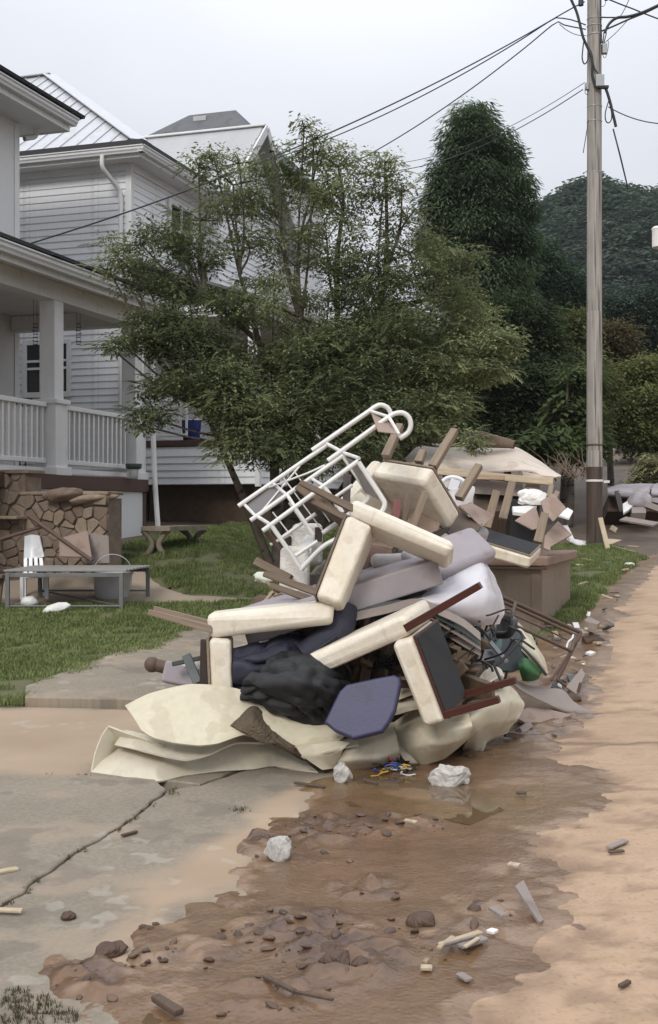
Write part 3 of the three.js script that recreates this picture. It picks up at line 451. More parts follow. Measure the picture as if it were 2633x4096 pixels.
  lbox('bay_wall', .0, .5, 5.9, 9.0, rz - 2.0, rz + 2.0, M.siding, h); clapboards(h, 3.98, 5.95, 8.98, .1442, (o, y) => { o.rotation.y = Math.PI / 2; o.position.set(.5, y, rz - 1.99); });
  // its own front porch
  lbox('deck', .05, 2.9, 2.95, 3.07, -8, .0, M.plankDark, h); lbox('deck_fascia', .05, 2.95, 2.97, 3.09, .002, .03, M.deckBrown, h);
  clapboards(h, 2.75, 2.17, 2.96, .1442, (o, y) => { o.position.set(2.85, y, -.004); }); lbox('skirt_wall', .1, 2.85, 2.17, 2.95, -.1, -.01, M.siding, h); lbox('corner_board', 2.83, 2.93, 2.12, 2.97, -.08, .04, M.white, h);
  clapboards(h, 7.8, 2.17, 2.96, .1442, (o, y) => { o.rotation.y = Math.PI / 2; o.position.set(2.85, y, -.06 - 7.8); });
  lbox('foundation', .2, 2.6, .8, 2.17, -7.8, -.5, M.mortar, h);
  for (const [x, z] of [[.2, -.12], [2.75, -.12], [2.75, -4], [2.75, -7.6]]) lbox('porch_post', x - .1, x + .1, 3.09, 5.6, z - .1, z + .1, M.white, h, .006);
  { const r = part('railing', box(.95, .07, .09, .01).translate(.78, 3.95, -.12), M.white, h); part('bottom_rail', box(.95, .06, .06, .01).translate(.78, 3.2, -.12), M.white, r); const bg = box(.04, .7, .04); for (let i = 0; i < 7; i++) { const b = part('baluster', bg, M.white, r); b.position.set(.4 + i * .14, 3.57, -.12); } }
  lbox('porch_beam', .05, 3.0, 5.6, 5.85, -8, .1, M.beam, h, .01); part('porch_roof', polyG([V3(3.2, 5.88, .35), V3(3.2, 5.88, -8.3), V3(.03, 6.9, -8.3), V3(.03, 6.9, .35)], .06), M.shingleGrey, h); g = gutterG(8.6); g.translate(3.2, 5.8, -8.3); part('gutter', g, M.whiteClean, h); lbox('porch_fascia', .05, 3.2, 5.72, 5.86, .12, .15, M.white, h);
}
// ---- third house: only its grey roof shows
{
  const h = house('grey_roof_house', 'house behind showing only its dark grey hip roof with a small vent', -5.25, 42);
  lbox('wall', -3.2, 3.2, 2, 13.3, -6.4, 0, M.siding, h);
  const e = 13.3, t = 16.15, w = 3.7, z1 = .5, z0 = -6.9, rx = .92, rzm = -3.2;
  part('roof', polyG([V3(-w, e, z1), V3(w, e, z1), V3(rx, t, rzm), V3(-rx, t, rzm)], .05), M.shingleGrey, h); part('roof', polyG([V3(w, e, z1), V3(w, e, z0), V3(rx, t, rzm)], .05), M.shingleGrey, h); part('roof', polyG([V3(-w, e, z0), V3(-w, e, z1), V3(-rx, t, rzm)], .05), M.shingleGrey, h); part('roof', polyG([V3(w, e, z0), V3(-w, e, z0), V3(-rx, t, rzm), V3(rx, t, rzm)], .05), M.shingleGrey, h);
  part('roof_vent', box(.5, .18, .35, .02).translate(-.25, t - .36, rzm + .42), M.galv, h);
}
// ---- stone retaining wall with steps' flank
{
  const w = thing('stone_wall', 'tan rubble stone retaining wall with flat capstones in front of the porch', 'wall', [0, 0, 0]); 
  const c0 = at(256, 1315, 18), ax = V3(-.95, 0, -.312).normalize(), out = V3(-.312, 0, .95).normalize(); 
  const L = [[0, 1.36, .98], [1.36, 5.2, 1.30]];      // from, to, height
  const base = c0.y - .25;
  for (const [a, b, hh] of L) { const g = box(b - a, hh + .2, .4); g.translate((a + b) / 2, (hh + .2) / 2, .18); g.applyMatrix4(new THREE.Matrix4().makeBasis(ax.clone(), V3(0, 1, 0), ax.clone().cross(V3(0, 1, 0))).setPosition(c0.x, base, c0.z)); part('core', g, M.stone[1], w); }
  const zdir = ax.clone().cross(V3(0, 1, 0)); const sgn = zdir.dot(out) > 0 ? 1 : -1;
  for (const [a, b, hh] of L) {       // random rubble: cells cut by their neighbours, mortar gaps between
    const top = hh + .25, pts = []; let guard = 0; while (pts.length < (b - a) * top / .03 && guard++ < 4000) { const x = rr(a, b), y = rr(0, top); if (pts.every(q => Math.hypot((q[0] - x) * .8, (q[1] - y) * 1.25) > .112)) pts.push([x, y]); }
    pts.forEach((p, i) => {
      let poly = [[a, 0], [b, 0], [b, top], [a, top]];
      pts.forEach((q, k) => { if (k == i || Math.hypot(q[0] - p[0], q[1] - p[1]) > .9) return; const mx = (p[0] + q[0]) / 2, my = (p[1] + q[1]) / 2, nx = q[0] - p[0], ny = q[1] - p[1], l = Math.hypot(nx, ny), off = .006; const sd = v => ((v[0] - mx) * nx + (v[1] - my) * ny) / l + off; const out2 = []; for (let m = 0; m < poly.length; m++) { const A = poly[m], B = poly[(m + 1) % poly.length], da = sd(A), db = sd(B); if (da <= 0) out2.push(A); if (da * db < 0) { const t = da / (da - db); out2.push([mix(A[0], B[0], t), mix(A[1], B[1], t)]); } } poly = out2; });
      if (poly.length < 3) return; const sh = new THREE.Shape(poly.map(v => new THREE.Vector2(v[0] - p[0], v[1] - p[1]).multiplyScalar(.97)));
      let g = new THREE.ExtrudeGeometry(sh, { depth: .06, bevelEnabled: true, bevelThickness: .016, bevelSize: .012, bevelOffset: -.012, bevelSegments: 2 }); g = rough(g, .012, 7, i + 3); const o = part('stone', g, M.stone[(R() * 4) | 0], w); const w3 = c0.clone().addScaledVector(ax, p[0]).addScaledVector(out, rr(-.04, .03)); o.position.set(w3.x, base + p[1], w3.z); o.quaternion.setFromRotationMatrix(bas(ax.clone().negate(), V3(0, 1, 0), out.clone(), V3(0, 0, 0))); o.scale.x = -1; o.rotateX(rr(-.07, .07));
    });
  }
  for (const [a, b, y, th, m] of [[-.03, 1.45, .98, .05, 2], [1.3, 3.4, 1.30, .06, 1], [1.32, 2.9, .62, .05, 2]]) { const o = part('capstone', rough(box(b - a, th, .5, .015), .008, 3, 7), M.stone[m], w); const p = c0.clone().addScaledVector(ax, (a + b) / 2).addScaledVector(out, y < .7 ? .12 : -.15); o.position.set(p.x, c0.y + y + th / 2, p.z); o.rotation.y = Math.atan2(-ax.z, ax.x); }
  // loose flat stones lying on the cap
  [[150, 1150, 'round flat stone lying on the capstone of the stone wall', .30, .07], [215, 1160, 'long cracked flagstone on the right end of the stone wall', .34, .05]].forEach(([x, y, l, s, t], i) => { const o = single('loose_stone', l, 'stone', stoneG(s, t * 1.4, .16, 31 + i, .2), M.stone[3 - i]); o.position.copy(at(x, y + 6, 18.05)); o.rotation.z = .1; });
}
// yard things against the wall
{
  const s = at(66, 1206, 17.3), e = at(216, 1312, 17.0);
  const t = thing('handrail', 'fallen rusty handrail leaning diagonally against the stone wall', 'handrail'); part('rail', rodG(s, e, .028), M.rust, t); part('rail', rodG(at(0, 1262, 17.4), at(100, 1232, 17.4), .025), M.rust, t);
  part('leaning_panel', slabG([at(138, 1262, 17.2), at(205, 1240, 17.5), at(214, 1306, 17.1), at(140, 1300, 16.9)], .02), M.boardPink, t);
  const b = single('plywood_offcut', 'tan board standing at the right end of the stone wall', 'board', slabG([at(200, 1246, 17.6), at(255, 1255, 17.6), at(257, 1318, 17.5), at(203, 1320, 17.5)], .03), M.board);
}
{ // white plastic garden chair behind the bench
  const t = thing('plastic_chair', 'white plastic garden chair standing behind the metal bench', 'chair'); const d = 17.0;
  part('backrest', sheetG([[at(58, 1255, d), at(75, 1251, d + .04), at(92, 1254, d)], [at(57, 1280, d), at(75, 1280, d + .05), at(98, 1279, d)], [at(56, 1305, d - .04), at(75, 1307, d), at(104, 1303, d - .06)]], .02, 12, 10), M.plasticWhite, t);
  for (let i = 0; i < 4; i++) part('back_slat', barG(at(60 + i * 12, 1304, d - .03), at(60 + i * 13, 1345, d - .1), .05, .015), M.plasticWhite, t);
  part('seat', slabG([at(50, 1347, d - .5), at(112, 1347, d - .5), at(108, 1338, d), at(54, 1338, d)], .03), M.plasticWhite, t); for (const [x, dd] of [[52, d - .48], [110, d - .48], [58, d], [106, d]]) part('leg', barG(at(x, 1345, dd), at(x, 1402, dd), .05, .05), M.plasticWhite, t);
}
{ const t = thing('plastic_bucket', 'white plastic bucket standing under the metal bench', 'bucket'); const p = gp(258, 1403), r = .27; const g = new THREE.LatheGeometry([[.0, 0], [r * .88, 0], [r, .34], [r + .015, .34], [r + .015, .37], [r - .01, .37], [r * .86, .02], [0, .02]].map(a => new THREE.Vector2(...a)), 32); const o = part('body', g, M.plasticWhite, t); o.position.copy(p); o.position.z -= .2; part('handle', new THREE.TorusGeometry(r, .006, 6, 24, Math.PI).translate(0, .34, 0), M.galv, o); }
{ // long metal bench
  const t = thing('metal_bench', 'long low grey metal bench with a slatted top on the lawn', 'bench'); const fl = at(18, 1340, 15.6), fr = at(284, 1340, 15.6), br = at(346, 1328, 17.0), bl = at(94, 1320, 17.0);
  for (let i = 0; i < 8; i++) { const k = (i + .5) / 8, a = fl.clone().lerp(bl, k), b = fr.clone().lerp(br, k); a.y = b.y = fl.y + .025; part('slat', barG(a.clone().add(V3(-.06, 0, 0)), b.clone().add(V3(.05, 0, 0)), .165, .022, V3(0, 1, 0), .004), M.benchTop, t); }
  const yl = fl.y; for (const q of [fl, fr, br, bl]) { q.y = yl; const f = V3(q.x, G(q.x, -q.z) + .0, q.z); part('leg', barG(f, V3(q.x, yl, q.z), .05, .05), M.greyMetal, t); }
  part('rail', barG(fl.clone().add(V3(0, -.03, 0)), fr.clone().add(V3(0, -.03, 0)), .05, .03), M.greyMetal, t); part('rail', barG(bl.clone().add(V3(0, -.03, 0)), br.clone().add(V3(0, -.03, 0)), .05, .03), M.greyMetal, t);
  const lo = v => V3(v.x, G(v.x, -v.z) + .09, v.z); part('stretcher', rodG(lo(fl), lo(fr), .012), M.greyMetal, t); part('stretcher', rodG(lo(bl), lo(br), .012), M.greyMetal, t); part('stretcher', rodG(lo(bl), lo(fr), .012), M.greyMetal, t);
}
{ // second bench end at the left edge
  const t = thing('wooden_bench', 'end of a brown wooden bench cut off by the left edge', 'bench'); const d = 16.2; part('seat', barG(at(-130, 1350, d), at(13, 1348, d), .35, .04, V3(0, 1, 0)), M.legOld, t); for (const x of [-110, 4]) { const a = at(x, 1352, d); part('leg', barG(V3(a.x - .05, G(a.x, d), a.z), a, .06, .06), M.legOld, t); }
}
{ // concrete garden bench with curved legs
  const t = thing('concrete_bench', 'old concrete garden bench with curved legs near the houses', 'bench'); const d = 19;
  const fl = at(332, 1236, d), fr = at(395, 1240, d - .1), br = at(484, 1225, d + 1.1), bl = at(352, 1224, d + .4); 
  const y = fl.y; const q = [at(330, 1232, d), at(398, 1232, d - .1), at(482, 1232, d + 1.1), at(420, 1232, d + 1.3)].map(v => V3(v.x, y + .03, v.z));
  part('seat', slabG([q[0], q[1], q[2], q[3]], .07), M.concreteOld, t);
  const arc = (c, s, k) => { const g = []; for (let i = 0; i <= 8; i++) { const v = i / 8; g.push(V3(c.x + s * (.05 + .13 * Math.pow(Math.abs(v - .45) * 2, 1.6)) * k, mix(c.y, y - .03, v), c.z)); } return tubeG(g, .045, 24, 8); };
  for (const [x, dd] of [[364, 19.05], [452, 20.2]]) { const a = at(x, 1232, dd); const c = V3(a.x, G(a.x, dd) - .02, a.z), k = 1.0; part('leg', mergeGeometries([arc(c, 1, k), arc(c, -1, k)]), M.concreteOld, t); }
}
{ const p = gp(67, 1431); const o = single('grey_bag', 'round grey bundle lying on the lawn before the bench', 'bag', stoneG(.11, .085, .1, 12, .2), M.paper); o.position.copy(p); o.position.y += .12;
  const q = gp(135, 1441); const b = single('white_bag', 'crumpled white plastic bag flattened on the lawn', 'bag', stoneG(.17, .06, .1, 15, .35), M.paper); b.position.copy(q); b.position.y += .10; b.rotation.z = .25; b.rotation.y = .3; }
{ // things on the porches
  const d = 22.2, t = thing('flower_pot', 'dark rimmed planter with a white sleeve on the porch corner', 'planter'); const p = at(313, 1117, d); p.y = 2.215; const a = part('pot', new THREE.LatheGeometry([[0, 0], [.075, 0], [.1, .17], [.09, .17], [0, .15]].map(k => new THREE.Vector2(...k)), 24), M.plasticWhite, t); a.position.copy(p); const b = part('rim', new THREE.LatheGeometry([[.0, .17], [.1, .15], [.14, .17], [.15, .25], [.13, .25], [0, .22]].map(k => new THREE.Vector2(...k)), 24), M.plasticGrey, t); b.position.copy(p); 
  const c = thing('porch_chair', 'dark framed porch chair with grey cushion behind the railing', 'chair'); part('cushion', box(.5, .12, .5, .05).translate(0, 0, 0), M.plasticGrey, c).position.copy(at(70, 941, 21.8)); part('arm', barG(at(98, 950, 21.1), at(126, 916, 21.1), .05, .03), M.blackMetal, c); part('arm', barG(at(112, 936, 21.1), at(132, 934, 21.1), .04, .03), M.blackMetal, c); { const s = at(80, 960, 21.6); for (const [dx, dz] of [[-.2, -.2], [.25, -.2], [-.2, .2], [.25, .2]]) part('leg', rodG(V3(s.x + dx, 2.21, s.z + dz), V3(s.x + dx, 3.4, s.z + dz), .014), M.blackMetal, c); }
  [[83, 'left'], [184, 'right']].forEach(([x], i) => { const w = thing('wind_chime', i ? 'wind chime hanging between the porch post and the tree' : 'wind chime hanging left of the porch post above the window', 'wind chime'); const z = 21.6; for (const s of [-4, 4]) part('cord', rodG(at(x + s, 690, z), at(x + s, 806, z), .004, 5), M.cable, w); for (let k = 0; k < 7; k++) part('rung', rodG(at(x - 5 - (k % 3), 758 + k * 8, z), at(x + 5 + (k % 2) * 2, 758 + k * 8 + rr(-2, 2), z), .008, 5), k == 4 && i ? M.legOld : M.cable, w); });
  const u = thing('blue_bucket', 'blue plastic bin on the porch deck behind the tree', 'bin'); const bp = at(448, 1034, 26.0); const g = new THREE.LatheGeometry([[0, 0], [.17, 0], [.21, .42], [.225, .42], [.225, .46], [.19, .46], [.15, .03], [0, .03]].map(k => new THREE.Vector2(...k)), 28); const o = part('body', g, M.blue, u); o.position.copy(bp); o.position.y = 3.08; part('rim', new THREE.TorusGeometry(.218, .015, 6, 28).rotateX(Math.PI / 2).translate(0, .45, 0), M.paper, o);
}
// ================================================================ TREES
const leafMat = new THREE.MeshPhysicalMaterial({ color: 0xffffff, roughness: 1, specularIntensity: .12, side: THREE.DoubleSide, transmission: .42, thickness: 0 });
// feathered frond: a bent stalk with pairs of narrow leaflets, pointing along +x and drooping
function frondG(L, pairs, ll, lw, seed) {
  const r = rng(seed), pos = [], idx = [];
  for (let k = 0; k < pairs; k++) { const t = .25 + .75 * k / (pairs - 1), x = L * t, y = -L * .30 * t * t; for (const s of [1, -1]) { const a = (.9 - .35 * t) + (r() - .5) * .25, l = ll * (1 - .45 * Math.abs(t - .5)) * (.85 + .3 * r()), dx = Math.cos(a) * l, dz = Math.sin(a) * l * s, dy = -l * (.12 + .45 * r()), w = lw, o = pos.length / 3, nx = -Math.sin(a) * w * s, nz = Math.cos(a) * w;
    pos.push(x, y, 0, x + dx * .5 + nx, y + dy * .35, dz * .5 + nz, x + dx, y + dy, dz, x + dx * .5 - nx, y + dy * .35, dz * .5 - nz); idx.push(o, o + 1, o + 2, o, o + 2, o + 3); } }
  { const o = pos.length / 3; pos.push(0, 0, .004, 0, 0, -.004, L * .6, -L * .15, 0); idx.push(o, o + 1, o + 2); }
  const g = new THREE.BufferGeometry(); g.setAttribute('position', new THREE.Float32BufferAttribute(pos, 3)); g.setIndex(idx); g.computeVertexNormals(); return g;
}
// loose cluster of broad leaves
function clusterG(n, R0, l, w, seed, droop = .4) {
  const r = rng(seed), pos = [], idx = [];
  for (let k = 0; k < n; k++) { const a = r() * 6.28, b = Math.acos(2 * r() - 1), q = R0 * Math.cbrt(r()), x = q * Math.sin(b) * Math.cos(a), y = q * Math.cos(b) * .8, z = q * Math.sin(b) * Math.sin(a), c = a + (r() - .5) * 1.5, dx = Math.cos(c), dz = Math.sin(c), dy = -droop + (r() - .5) * .8, s = .7 + .6 * r(), o = pos.length / 3, t = (r() - .5) * 1.2;
    pos.push(x, y, z, x + dx * l * .5 * s - dz * w * s, y + dy * l * .4 * s + t * w, z + dz * l * .5 * s + dx * w * s, x + dx * l * s, y + dy * l * s, z + dz * l * s, x + dx * l * .5 * s + dz * w * s, y + dy * l * .4 * s - t * w, z + dz * l * .5 * s - dx * w * s); idx.push(o, o + 1, o + 2, o, o + 2, o + 3); }
  const g = new THREE.BufferGeometry(); g.setAttribute('position', new THREE.Float32BufferAttribute(pos, 3)); g.setIndex(idx); g.computeVertexNormals(); return g;
}
const fronds = frondG(.22, 12, .058, .0064, 4);
// pads: [x, y, half width, half height, distance] of each spray of leaves
function tree(name, label, o) {
  const t = thing(name, label, o.cat || 'tree', [0, 0, 0], o.group), r = rng(o.seed || 1), tr = [], br = [];
  const base = o.base, list = [];
  const forks = (o.forks || [[0, 0, 0, .35]]);
  for (const [px, py, rx, ry, d] of o.pads) {
    const c = at(px, py, d), a = rx * d / FOCAL, b = ry * d / FOCAL, cz = a * (o.deep || .9);
    if (o.limbs !== false) {                        // limb from the stem to this spray
      let f = null, best = 1e9; for (const s of o.stems) { const q = s[1]; const dd = Math.hypot(q.x - c.x, q.z - c.z) + Math.max(0, q.y - c.y + .3) * 3; if (dd < best) { best = dd; f = s; } }
      const st = f[1].clone(); const mid = st.clone().lerp(c, .5); mid.y -= .08 * st.distanceTo(c) ; mid.x += (r() - .5) * .15; br.push(limbG([st, mid, c.clone().add(V3(0, -b * .4, 0))], o.limbR || .035, .012, 10, 5));
      for (let k = 0; k < 5; k++) { const e = c.clone().add(V3((r() - .5) * a * 1.7, (r() - .2) * b * .9, (r() - .5) * cz * 1.7)); const m2 = c.clone().lerp(e, .5); m2.y -= .04; br.push(limbG([c.clone().add(V3(0, -b * .5, 0)), m2, e], .013, .004, 5, 4)); }
    }
    const n = Math.round((o.dens || 300) * (o.airy ? mix(.52, 1.3, ss(620, 860, py)) : 1) * a * b * 4 * (.8 + .4 * r())) + 6;
    for (let k = 0; k < n; k++) {
      let x, y, z, q; do { x = 2 * r() - 1; y = 2 * r() - 1; z = 2 * r() - 1; q = x * x + y * y + z * z; } while (q > 1 || (q < .12 && r() < .6));
      if (fbm(x * 2 + px * .1, y * 2 + z * 2 + py * .1, 2, 5) < (o.gap ?? .36)) continue;
      const p = V3(c.x + x * a, c.y + y * b, c.z + z * cz); const ang = Math.atan2(-z, x) + (r() - .5) * 1.2;
      const k2 = .72 + .56 * r(), cc = mix3(o.c0, o.c1, Math.min(1, Math.max(0, fbm(p.x * 1.3 + 30, p.y * 1.3 + p.z, 3, 8) * 1.5 - .25 + (r() - .5) * .35)));
      list.push([mtx(p, ang, (o.size || 1) * (.7 + .6 * r()), (r() - .5) * .5, (r() - .5) * .7 + .15), col(cc[0] * k2, cc[1] * k2, cc[2] * k2)]);
    }
  }
  for (const [a, b, r0, r1, m] of o.stems) { const mid = m || a.clone().lerp(b, .5).add(V3((r() - .5) * .12, 0, (r() - .5) * .12)); tr.push(limbG([a, mid, b], r0, r1, 14, 8)); }
  part('trunk', mergeGeometries(tr), M.bark, t); if (br.length) part('branches', mergeGeometries(br), M.bark, t);
  if (o.leaf2) { const A = [], B = []; list.forEach((e, i) => (i % 5 < 2 ? A : B).push(e)); inst('foliage', o.leaf, leafMat, A, t); inst('foliage', o.leaf2, leafMat, B, t); } else inst('foliage', o.leaf, leafMat, list, t); return t;
}
{ // feathery tree in front of the second house
  const b = gp(700, 1212); const B = V3(b.x, b.y - .1, -18.2); B.y = G(B.x, 18.2) - .1; const s = (x, y, d) => at(x, y, d); const K = at(720, 1010, 18.2);
  const stems = [[B, K, .16, .13], [K, s(605, 800, 18.0), .085, .05], [K, s(705, 760, 18.4), .085, .05], [K, s(790, 740, 18.5), .08, .045], [K, s(890, 720, 18.2), .08, .045], [s(605, 800, 18.0), s(480, 690, 17.8), .045, .025], [s(605, 800, 18.0), s(560, 640, 18.2), .045, .022], [s(705, 760, 18.4), s(700, 560, 18.6), .05, .02], [s(790, 740, 18.5), s(800, 520, 18.6), .045, .02], [s(890, 720, 18.2), s(930, 560, 18.2), .045, .02], [s(890, 720, 18.2), s(1010, 700, 17.9), .045, .025], [B, s(640, 1020, 17.6), .1, .06], [B, s(900, 1000, 17.6), .1, .05], [s(705, 760, 18.4), s(655, 520, 18.5), .04, .02], [B, s(480, 960, 17.6), .08, .03]];
  tree('feathery_tree', 'broad feathery-leaved tree spreading in front of the siding house', {
    seed: 5, stems, leaf: fronds, dens: 400, airy: true, leaf2: clusterG(24, .15, .05, .0125, 27, .35), c0: [.118, .142, .066], c1: [.265, .292, .145], limbR: .022, gap: .40, size: 1.08,
    pads: [[500, 358, 34, 10, 18.4], [465, 385, 42, 14, 18.3], [560, 372, 72, 20, 18.4], [545, 420, 95, 26, 18.5], [640, 400, 62, 24, 18.7], [712, 290, 34, 12, 18.5], [735, 318, 34, 10, 18.5], [745, 352, 66, 20, 18.6], [640, 350, 30, 7, 18.4], [790, 375, 80, 32, 18.7], [740, 420, 105, 40, 18.8], [800, 470, 85, 55, 18.5], [765, 540, 90, 42, 18.3], [900, 372, 36, 14, 18.3], [905, 405, 48, 22, 18.3], [940, 440, 44, 22, 18.1], [895, 455, 48, 30, 18.4], [955, 500, 38, 24, 18.1], [905, 530, 48, 26, 18.3],
      [620, 470, 110, 32, 18.5], [540, 490, 82, 28, 18.4], [470, 505, 72, 22, 18.2], [375, 535, 62, 18, 17.8], [330, 562, 88, 22, 17.7], [265, 585, 42, 12, 17.5], [425, 560, 85, 28, 18.0], [300, 615, 72, 22, 17.5], [255, 628, 36, 10, 17.4], [380, 625, 92, 26, 17.7], [480, 605, 95, 36, 18.0], [585, 565, 85, 34, 18.3], [350, 668, 80, 20, 17.6], [440, 685, 95, 26, 17.7], [655, 560, 70, 30, 18.5], [690, 610, 80, 24, 18.6], [780, 620, 90, 34, 18.2], [860, 600, 85, 42, 18.2], [960, 575, 82, 34, 18.0], [1050, 590, 62, 22, 17.8], [1100, 606, 48, 12, 17.7], [1030, 640, 92, 34, 17.8],
      [900, 680, 110, 40, 17.9], [1010, 710, 120, 36, 17.7], [1110, 745, 82, 30, 17.6], [1175, 785, 42, 14, 17.5], [1090, 800, 110, 34, 17.5], [1170, 820, 42, 14, 17.5], [960, 775, 120, 44, 17.6], [870, 755, 80, 36, 18.0], [740, 830, 120, 50, 17.7], [640, 880, 105, 52, 17.6], [550, 830, 92, 44, 17.7], [1050, 865, 110, 40, 17.4], [1135, 870, 62, 22, 17.4], [910, 860, 120, 50, 17.4], [780, 920, 120, 60, 17.3], [1010, 930, 100, 45, 17.2], [890, 960, 120, 55, 17.2], [1040, 950, 50, 30, 17.1], [980, 1000, 62, 30, 17.0], [690, 980, 110, 55, 17.2], [590, 960, 105, 52, 17.2], [480, 880, 105, 48, 17.2], [420, 800, 92, 42, 17.3], [370, 745, 72, 32, 17.3], [345, 800, 62, 36, 17.2], [260, 812, 24, 8, 17.0], [290, 800, 32, 12, 17.0], [400, 905, 72, 30, 17.1], [355, 970, 52, 22, 17.0], [530, 945, 80, 34, 17.0], [325, 990, 26, 12, 16.9], [600, 1045, 110, 45, 17.0], [570, 1015, 50, 28, 16.9], [720, 1060, 105, 50, 17.0], [840, 1040, 105, 50, 17.0], [1115, 1035, 24, 18, 16.2], [1090, 1020, 32, 12, 16.4], [590, 715, 60, 36, 17.3], [640, 660, 50, 26, 17.7], [520, 700, 60, 26, 17.5], [420, 735, 60, 26, 17.4], [770, 690, 100, 30, 18.2], [850, 650, 90, 30, 18.3], [640, 700, 50, 14, 18.5], [720, 760, 90, 28, 18.0], [950, 640, 80, 30, 18.0], [580, 740, 60, 20, 18.0], [1060, 690, 70, 26, 17.7], [820, 800, 90, 34, 17.6], [600, 660, 60, 16, 18.4], [470, 770, 70, 26, 17.3], [530, 905, 70, 34, 17.1], [690, 830, 70, 26, 17.9]],
  });
}
const broad = clusterG(40, .38, .13, .027, 21, .5), broadS = clusterG(14, .22, .17, .04, 22, .4), big = clusterG(26, .8, .5, .15, 24, .3), narrow = clusterG(40, .36, .15, .018, 26, .7);
const GR = 'trees on the slope behind the street';
{ // tall dense tree
  const d = 38, T = (x, y) => at(x, y, d), b = T(1125, 1000); b.y = G(b.x, d) - .2; const pads = [];
  for (const [x, y, rx, ry] of [[1105, 262, 42, 14], [1100, 290, 62, 26], [1125, 330, 78, 32], [1095, 372, 80, 36], [1160, 372, 62, 34], [1115, 420, 100, 40], [1190, 425, 48, 30], [1060, 450, 62, 36], [1150, 470, 98, 44], [1225, 432, 28, 16], [1215, 490, 38, 34], [1050, 510, 62, 38], [1120, 540, 112, 46], [1200, 560, 58, 44], [1015, 480, 24, 20], [1020, 560, 42, 40], [1090, 610, 92, 44], [1180, 640, 72, 50], [1100, 680, 110, 50], [1190, 710, 62, 50], [1060, 330, 30, 16], [1040, 400, 30, 20]]) pads.push([x, y, rx * .9, ry * .8, d + ((x * 7 + y * 3) % 5 - 2) * .35]);
  tree('dense_tree', 'tall dense dark green tree rising behind the feathery tree', { seed: 8, stems: [[b, T(1120, 620), .28, .14], [T(1120, 620), T(1110, 360), .14, .04], [T(1120, 640), T(1180, 480), .1, .03], [T(1120, 640), T(1050, 480), .1, .03]], leaf: narrow, dens: 120, size: 1.0, c0: [.05, .078, .044], c1: [.12, .165, .085], pads, gap: .40, deep: .8 });
}
// dark wood edge and shrubs behind the heap
function bush(name, label, pads, o) { const m = pads.reduce((a, p) => [a[0] + p[0] / pads.length, a[1] + p[4] / pads.length, Math.max(a[2], p[1] + p[3])], [0, 0, 0]); const b = at(m[0], 1200, m[1]); b.y = G(b.x, m[1]) - .2; const top = at(m[0], pads[0][1], m[1]); if (top.y < b.y + .5) top.y = b.y + .5; return tree(name, label, Object.assign({ stems: [[b, b.clone().lerp(top, .55), o.tr || .12, (o.tr || .12) * .6], [b.clone().lerp(top, .5), top, (o.tr || .12) * .6, .02]], pads, leaf: broad, limbR: .04, gap: .3, deep: .8 }, o)); }
bush('shade_tree', 'dark round tree filling the gap beside the feathery tree', [[1200, 760, 110, 70, 33], [1130, 830, 90, 60, 33], [1250, 840, 90, 70, 33], [1180, 900, 110, 70, 32], [1280, 920, 90, 60, 32], [1100, 960, 110, 60, 32], [1220, 990, 120, 60, 32], [1320, 1000, 80, 60, 32], [1050, 900, 90, 80, 33]], { seed: 11, dens: 70, c0: [0.028, 0.045, 0.020], c1: [0.073, 0.098, 0.041], leaf: broad, group: GR });
bush('shade_tree', 'dim olive tree just left of the utility pole at mid height', [[1290, 780, 70, 40, 36], [1340, 760, 60, 30, 36], [1310, 840, 90, 50, 36], [1350, 900, 80, 60, 35], [1280, 900, 60, 50, 35], [1340, 980, 80, 60, 34]], { seed: 12, dens: 75, c0: [0.057, 0.073, 0.024], c1: [0.134, 0.146, 0.053], leaf: broad, group: GR });
bush('copper_tree', 'reddish brown leaved tree just right of the utility pole', [[1440, 775, 50, 18, 40], [1430, 805, 60, 24, 40], [1425, 840, 60, 28, 40], [1440, 880, 62, 30, 40], [1415, 910, 50, 30, 40]], { seed: 13, dens: 60, c0: [.075, .062, .028], c1: [.15, .115, .055], leaf: broad, group: GR });
bush('shade_tree', 'yellow-green shrubby tree at the right edge of the picture', [[1500, 880, 62, 34, 37], [1540, 860, 50, 30, 37], [1470, 930, 62, 38, 37], [1530, 950, 72, 44, 36], [1450, 985, 55, 36, 36], [1500, 1020, 80, 40, 36], [1560, 1010, 60, 50, 36], [1580, 900, 60, 60, 37]], { seed: 14, dens: 80, c0: [0.091, 0.112, 0.036], c1: [0.224, 0.234, 0.085], leaf: broad, group: GR });
bush('shade_tree', 'low green shrubs between the pale heap and the pole', [[1345, 880, 36, 16, 30], [1360, 900, 50, 30, 31], [1340, 960, 55, 36, 30], [1310, 1030, 62, 34, 29], [1250, 1050, 62, 34, 29], [1370, 1040, 40, 34, 30]], { seed: 15, dens: 90, c0: [0.045, 0.069, 0.024], c1: [0.122, 0.158, 0.057], leaf: broadS, size: 1.3, group: GR });
bush('shade_tree', 'dark tree behind the feathery tree, low and wide', [[900, 800, 140, 80, 32], [760, 860, 120, 90, 32], [980, 900, 140, 90, 32], [840, 980, 140, 80, 31], [1000, 1020, 140, 70, 31], [690, 980, 100, 80, 31]], { seed: 16, dens: 55, c0: [0.032, 0.049, 0.020], c1: [0.081, 0.105, 0.041], leaf: broad, group: GR });
bush('shade_tree', 'distant dark tree standing between the dense tree and the hill', [[1270, 620, 50, 60, 60], [1300, 680, 70, 60, 60], [1240, 700, 60, 70, 60], [1330, 740, 60, 50, 60], [1270, 780, 90, 60, 60]], { seed: 17, dens: 26, size: 1.6, c0: [0.024, 0.045, 0.024], c1: [0.060, 0.091, 0.045], leaf: broad, group: GR });
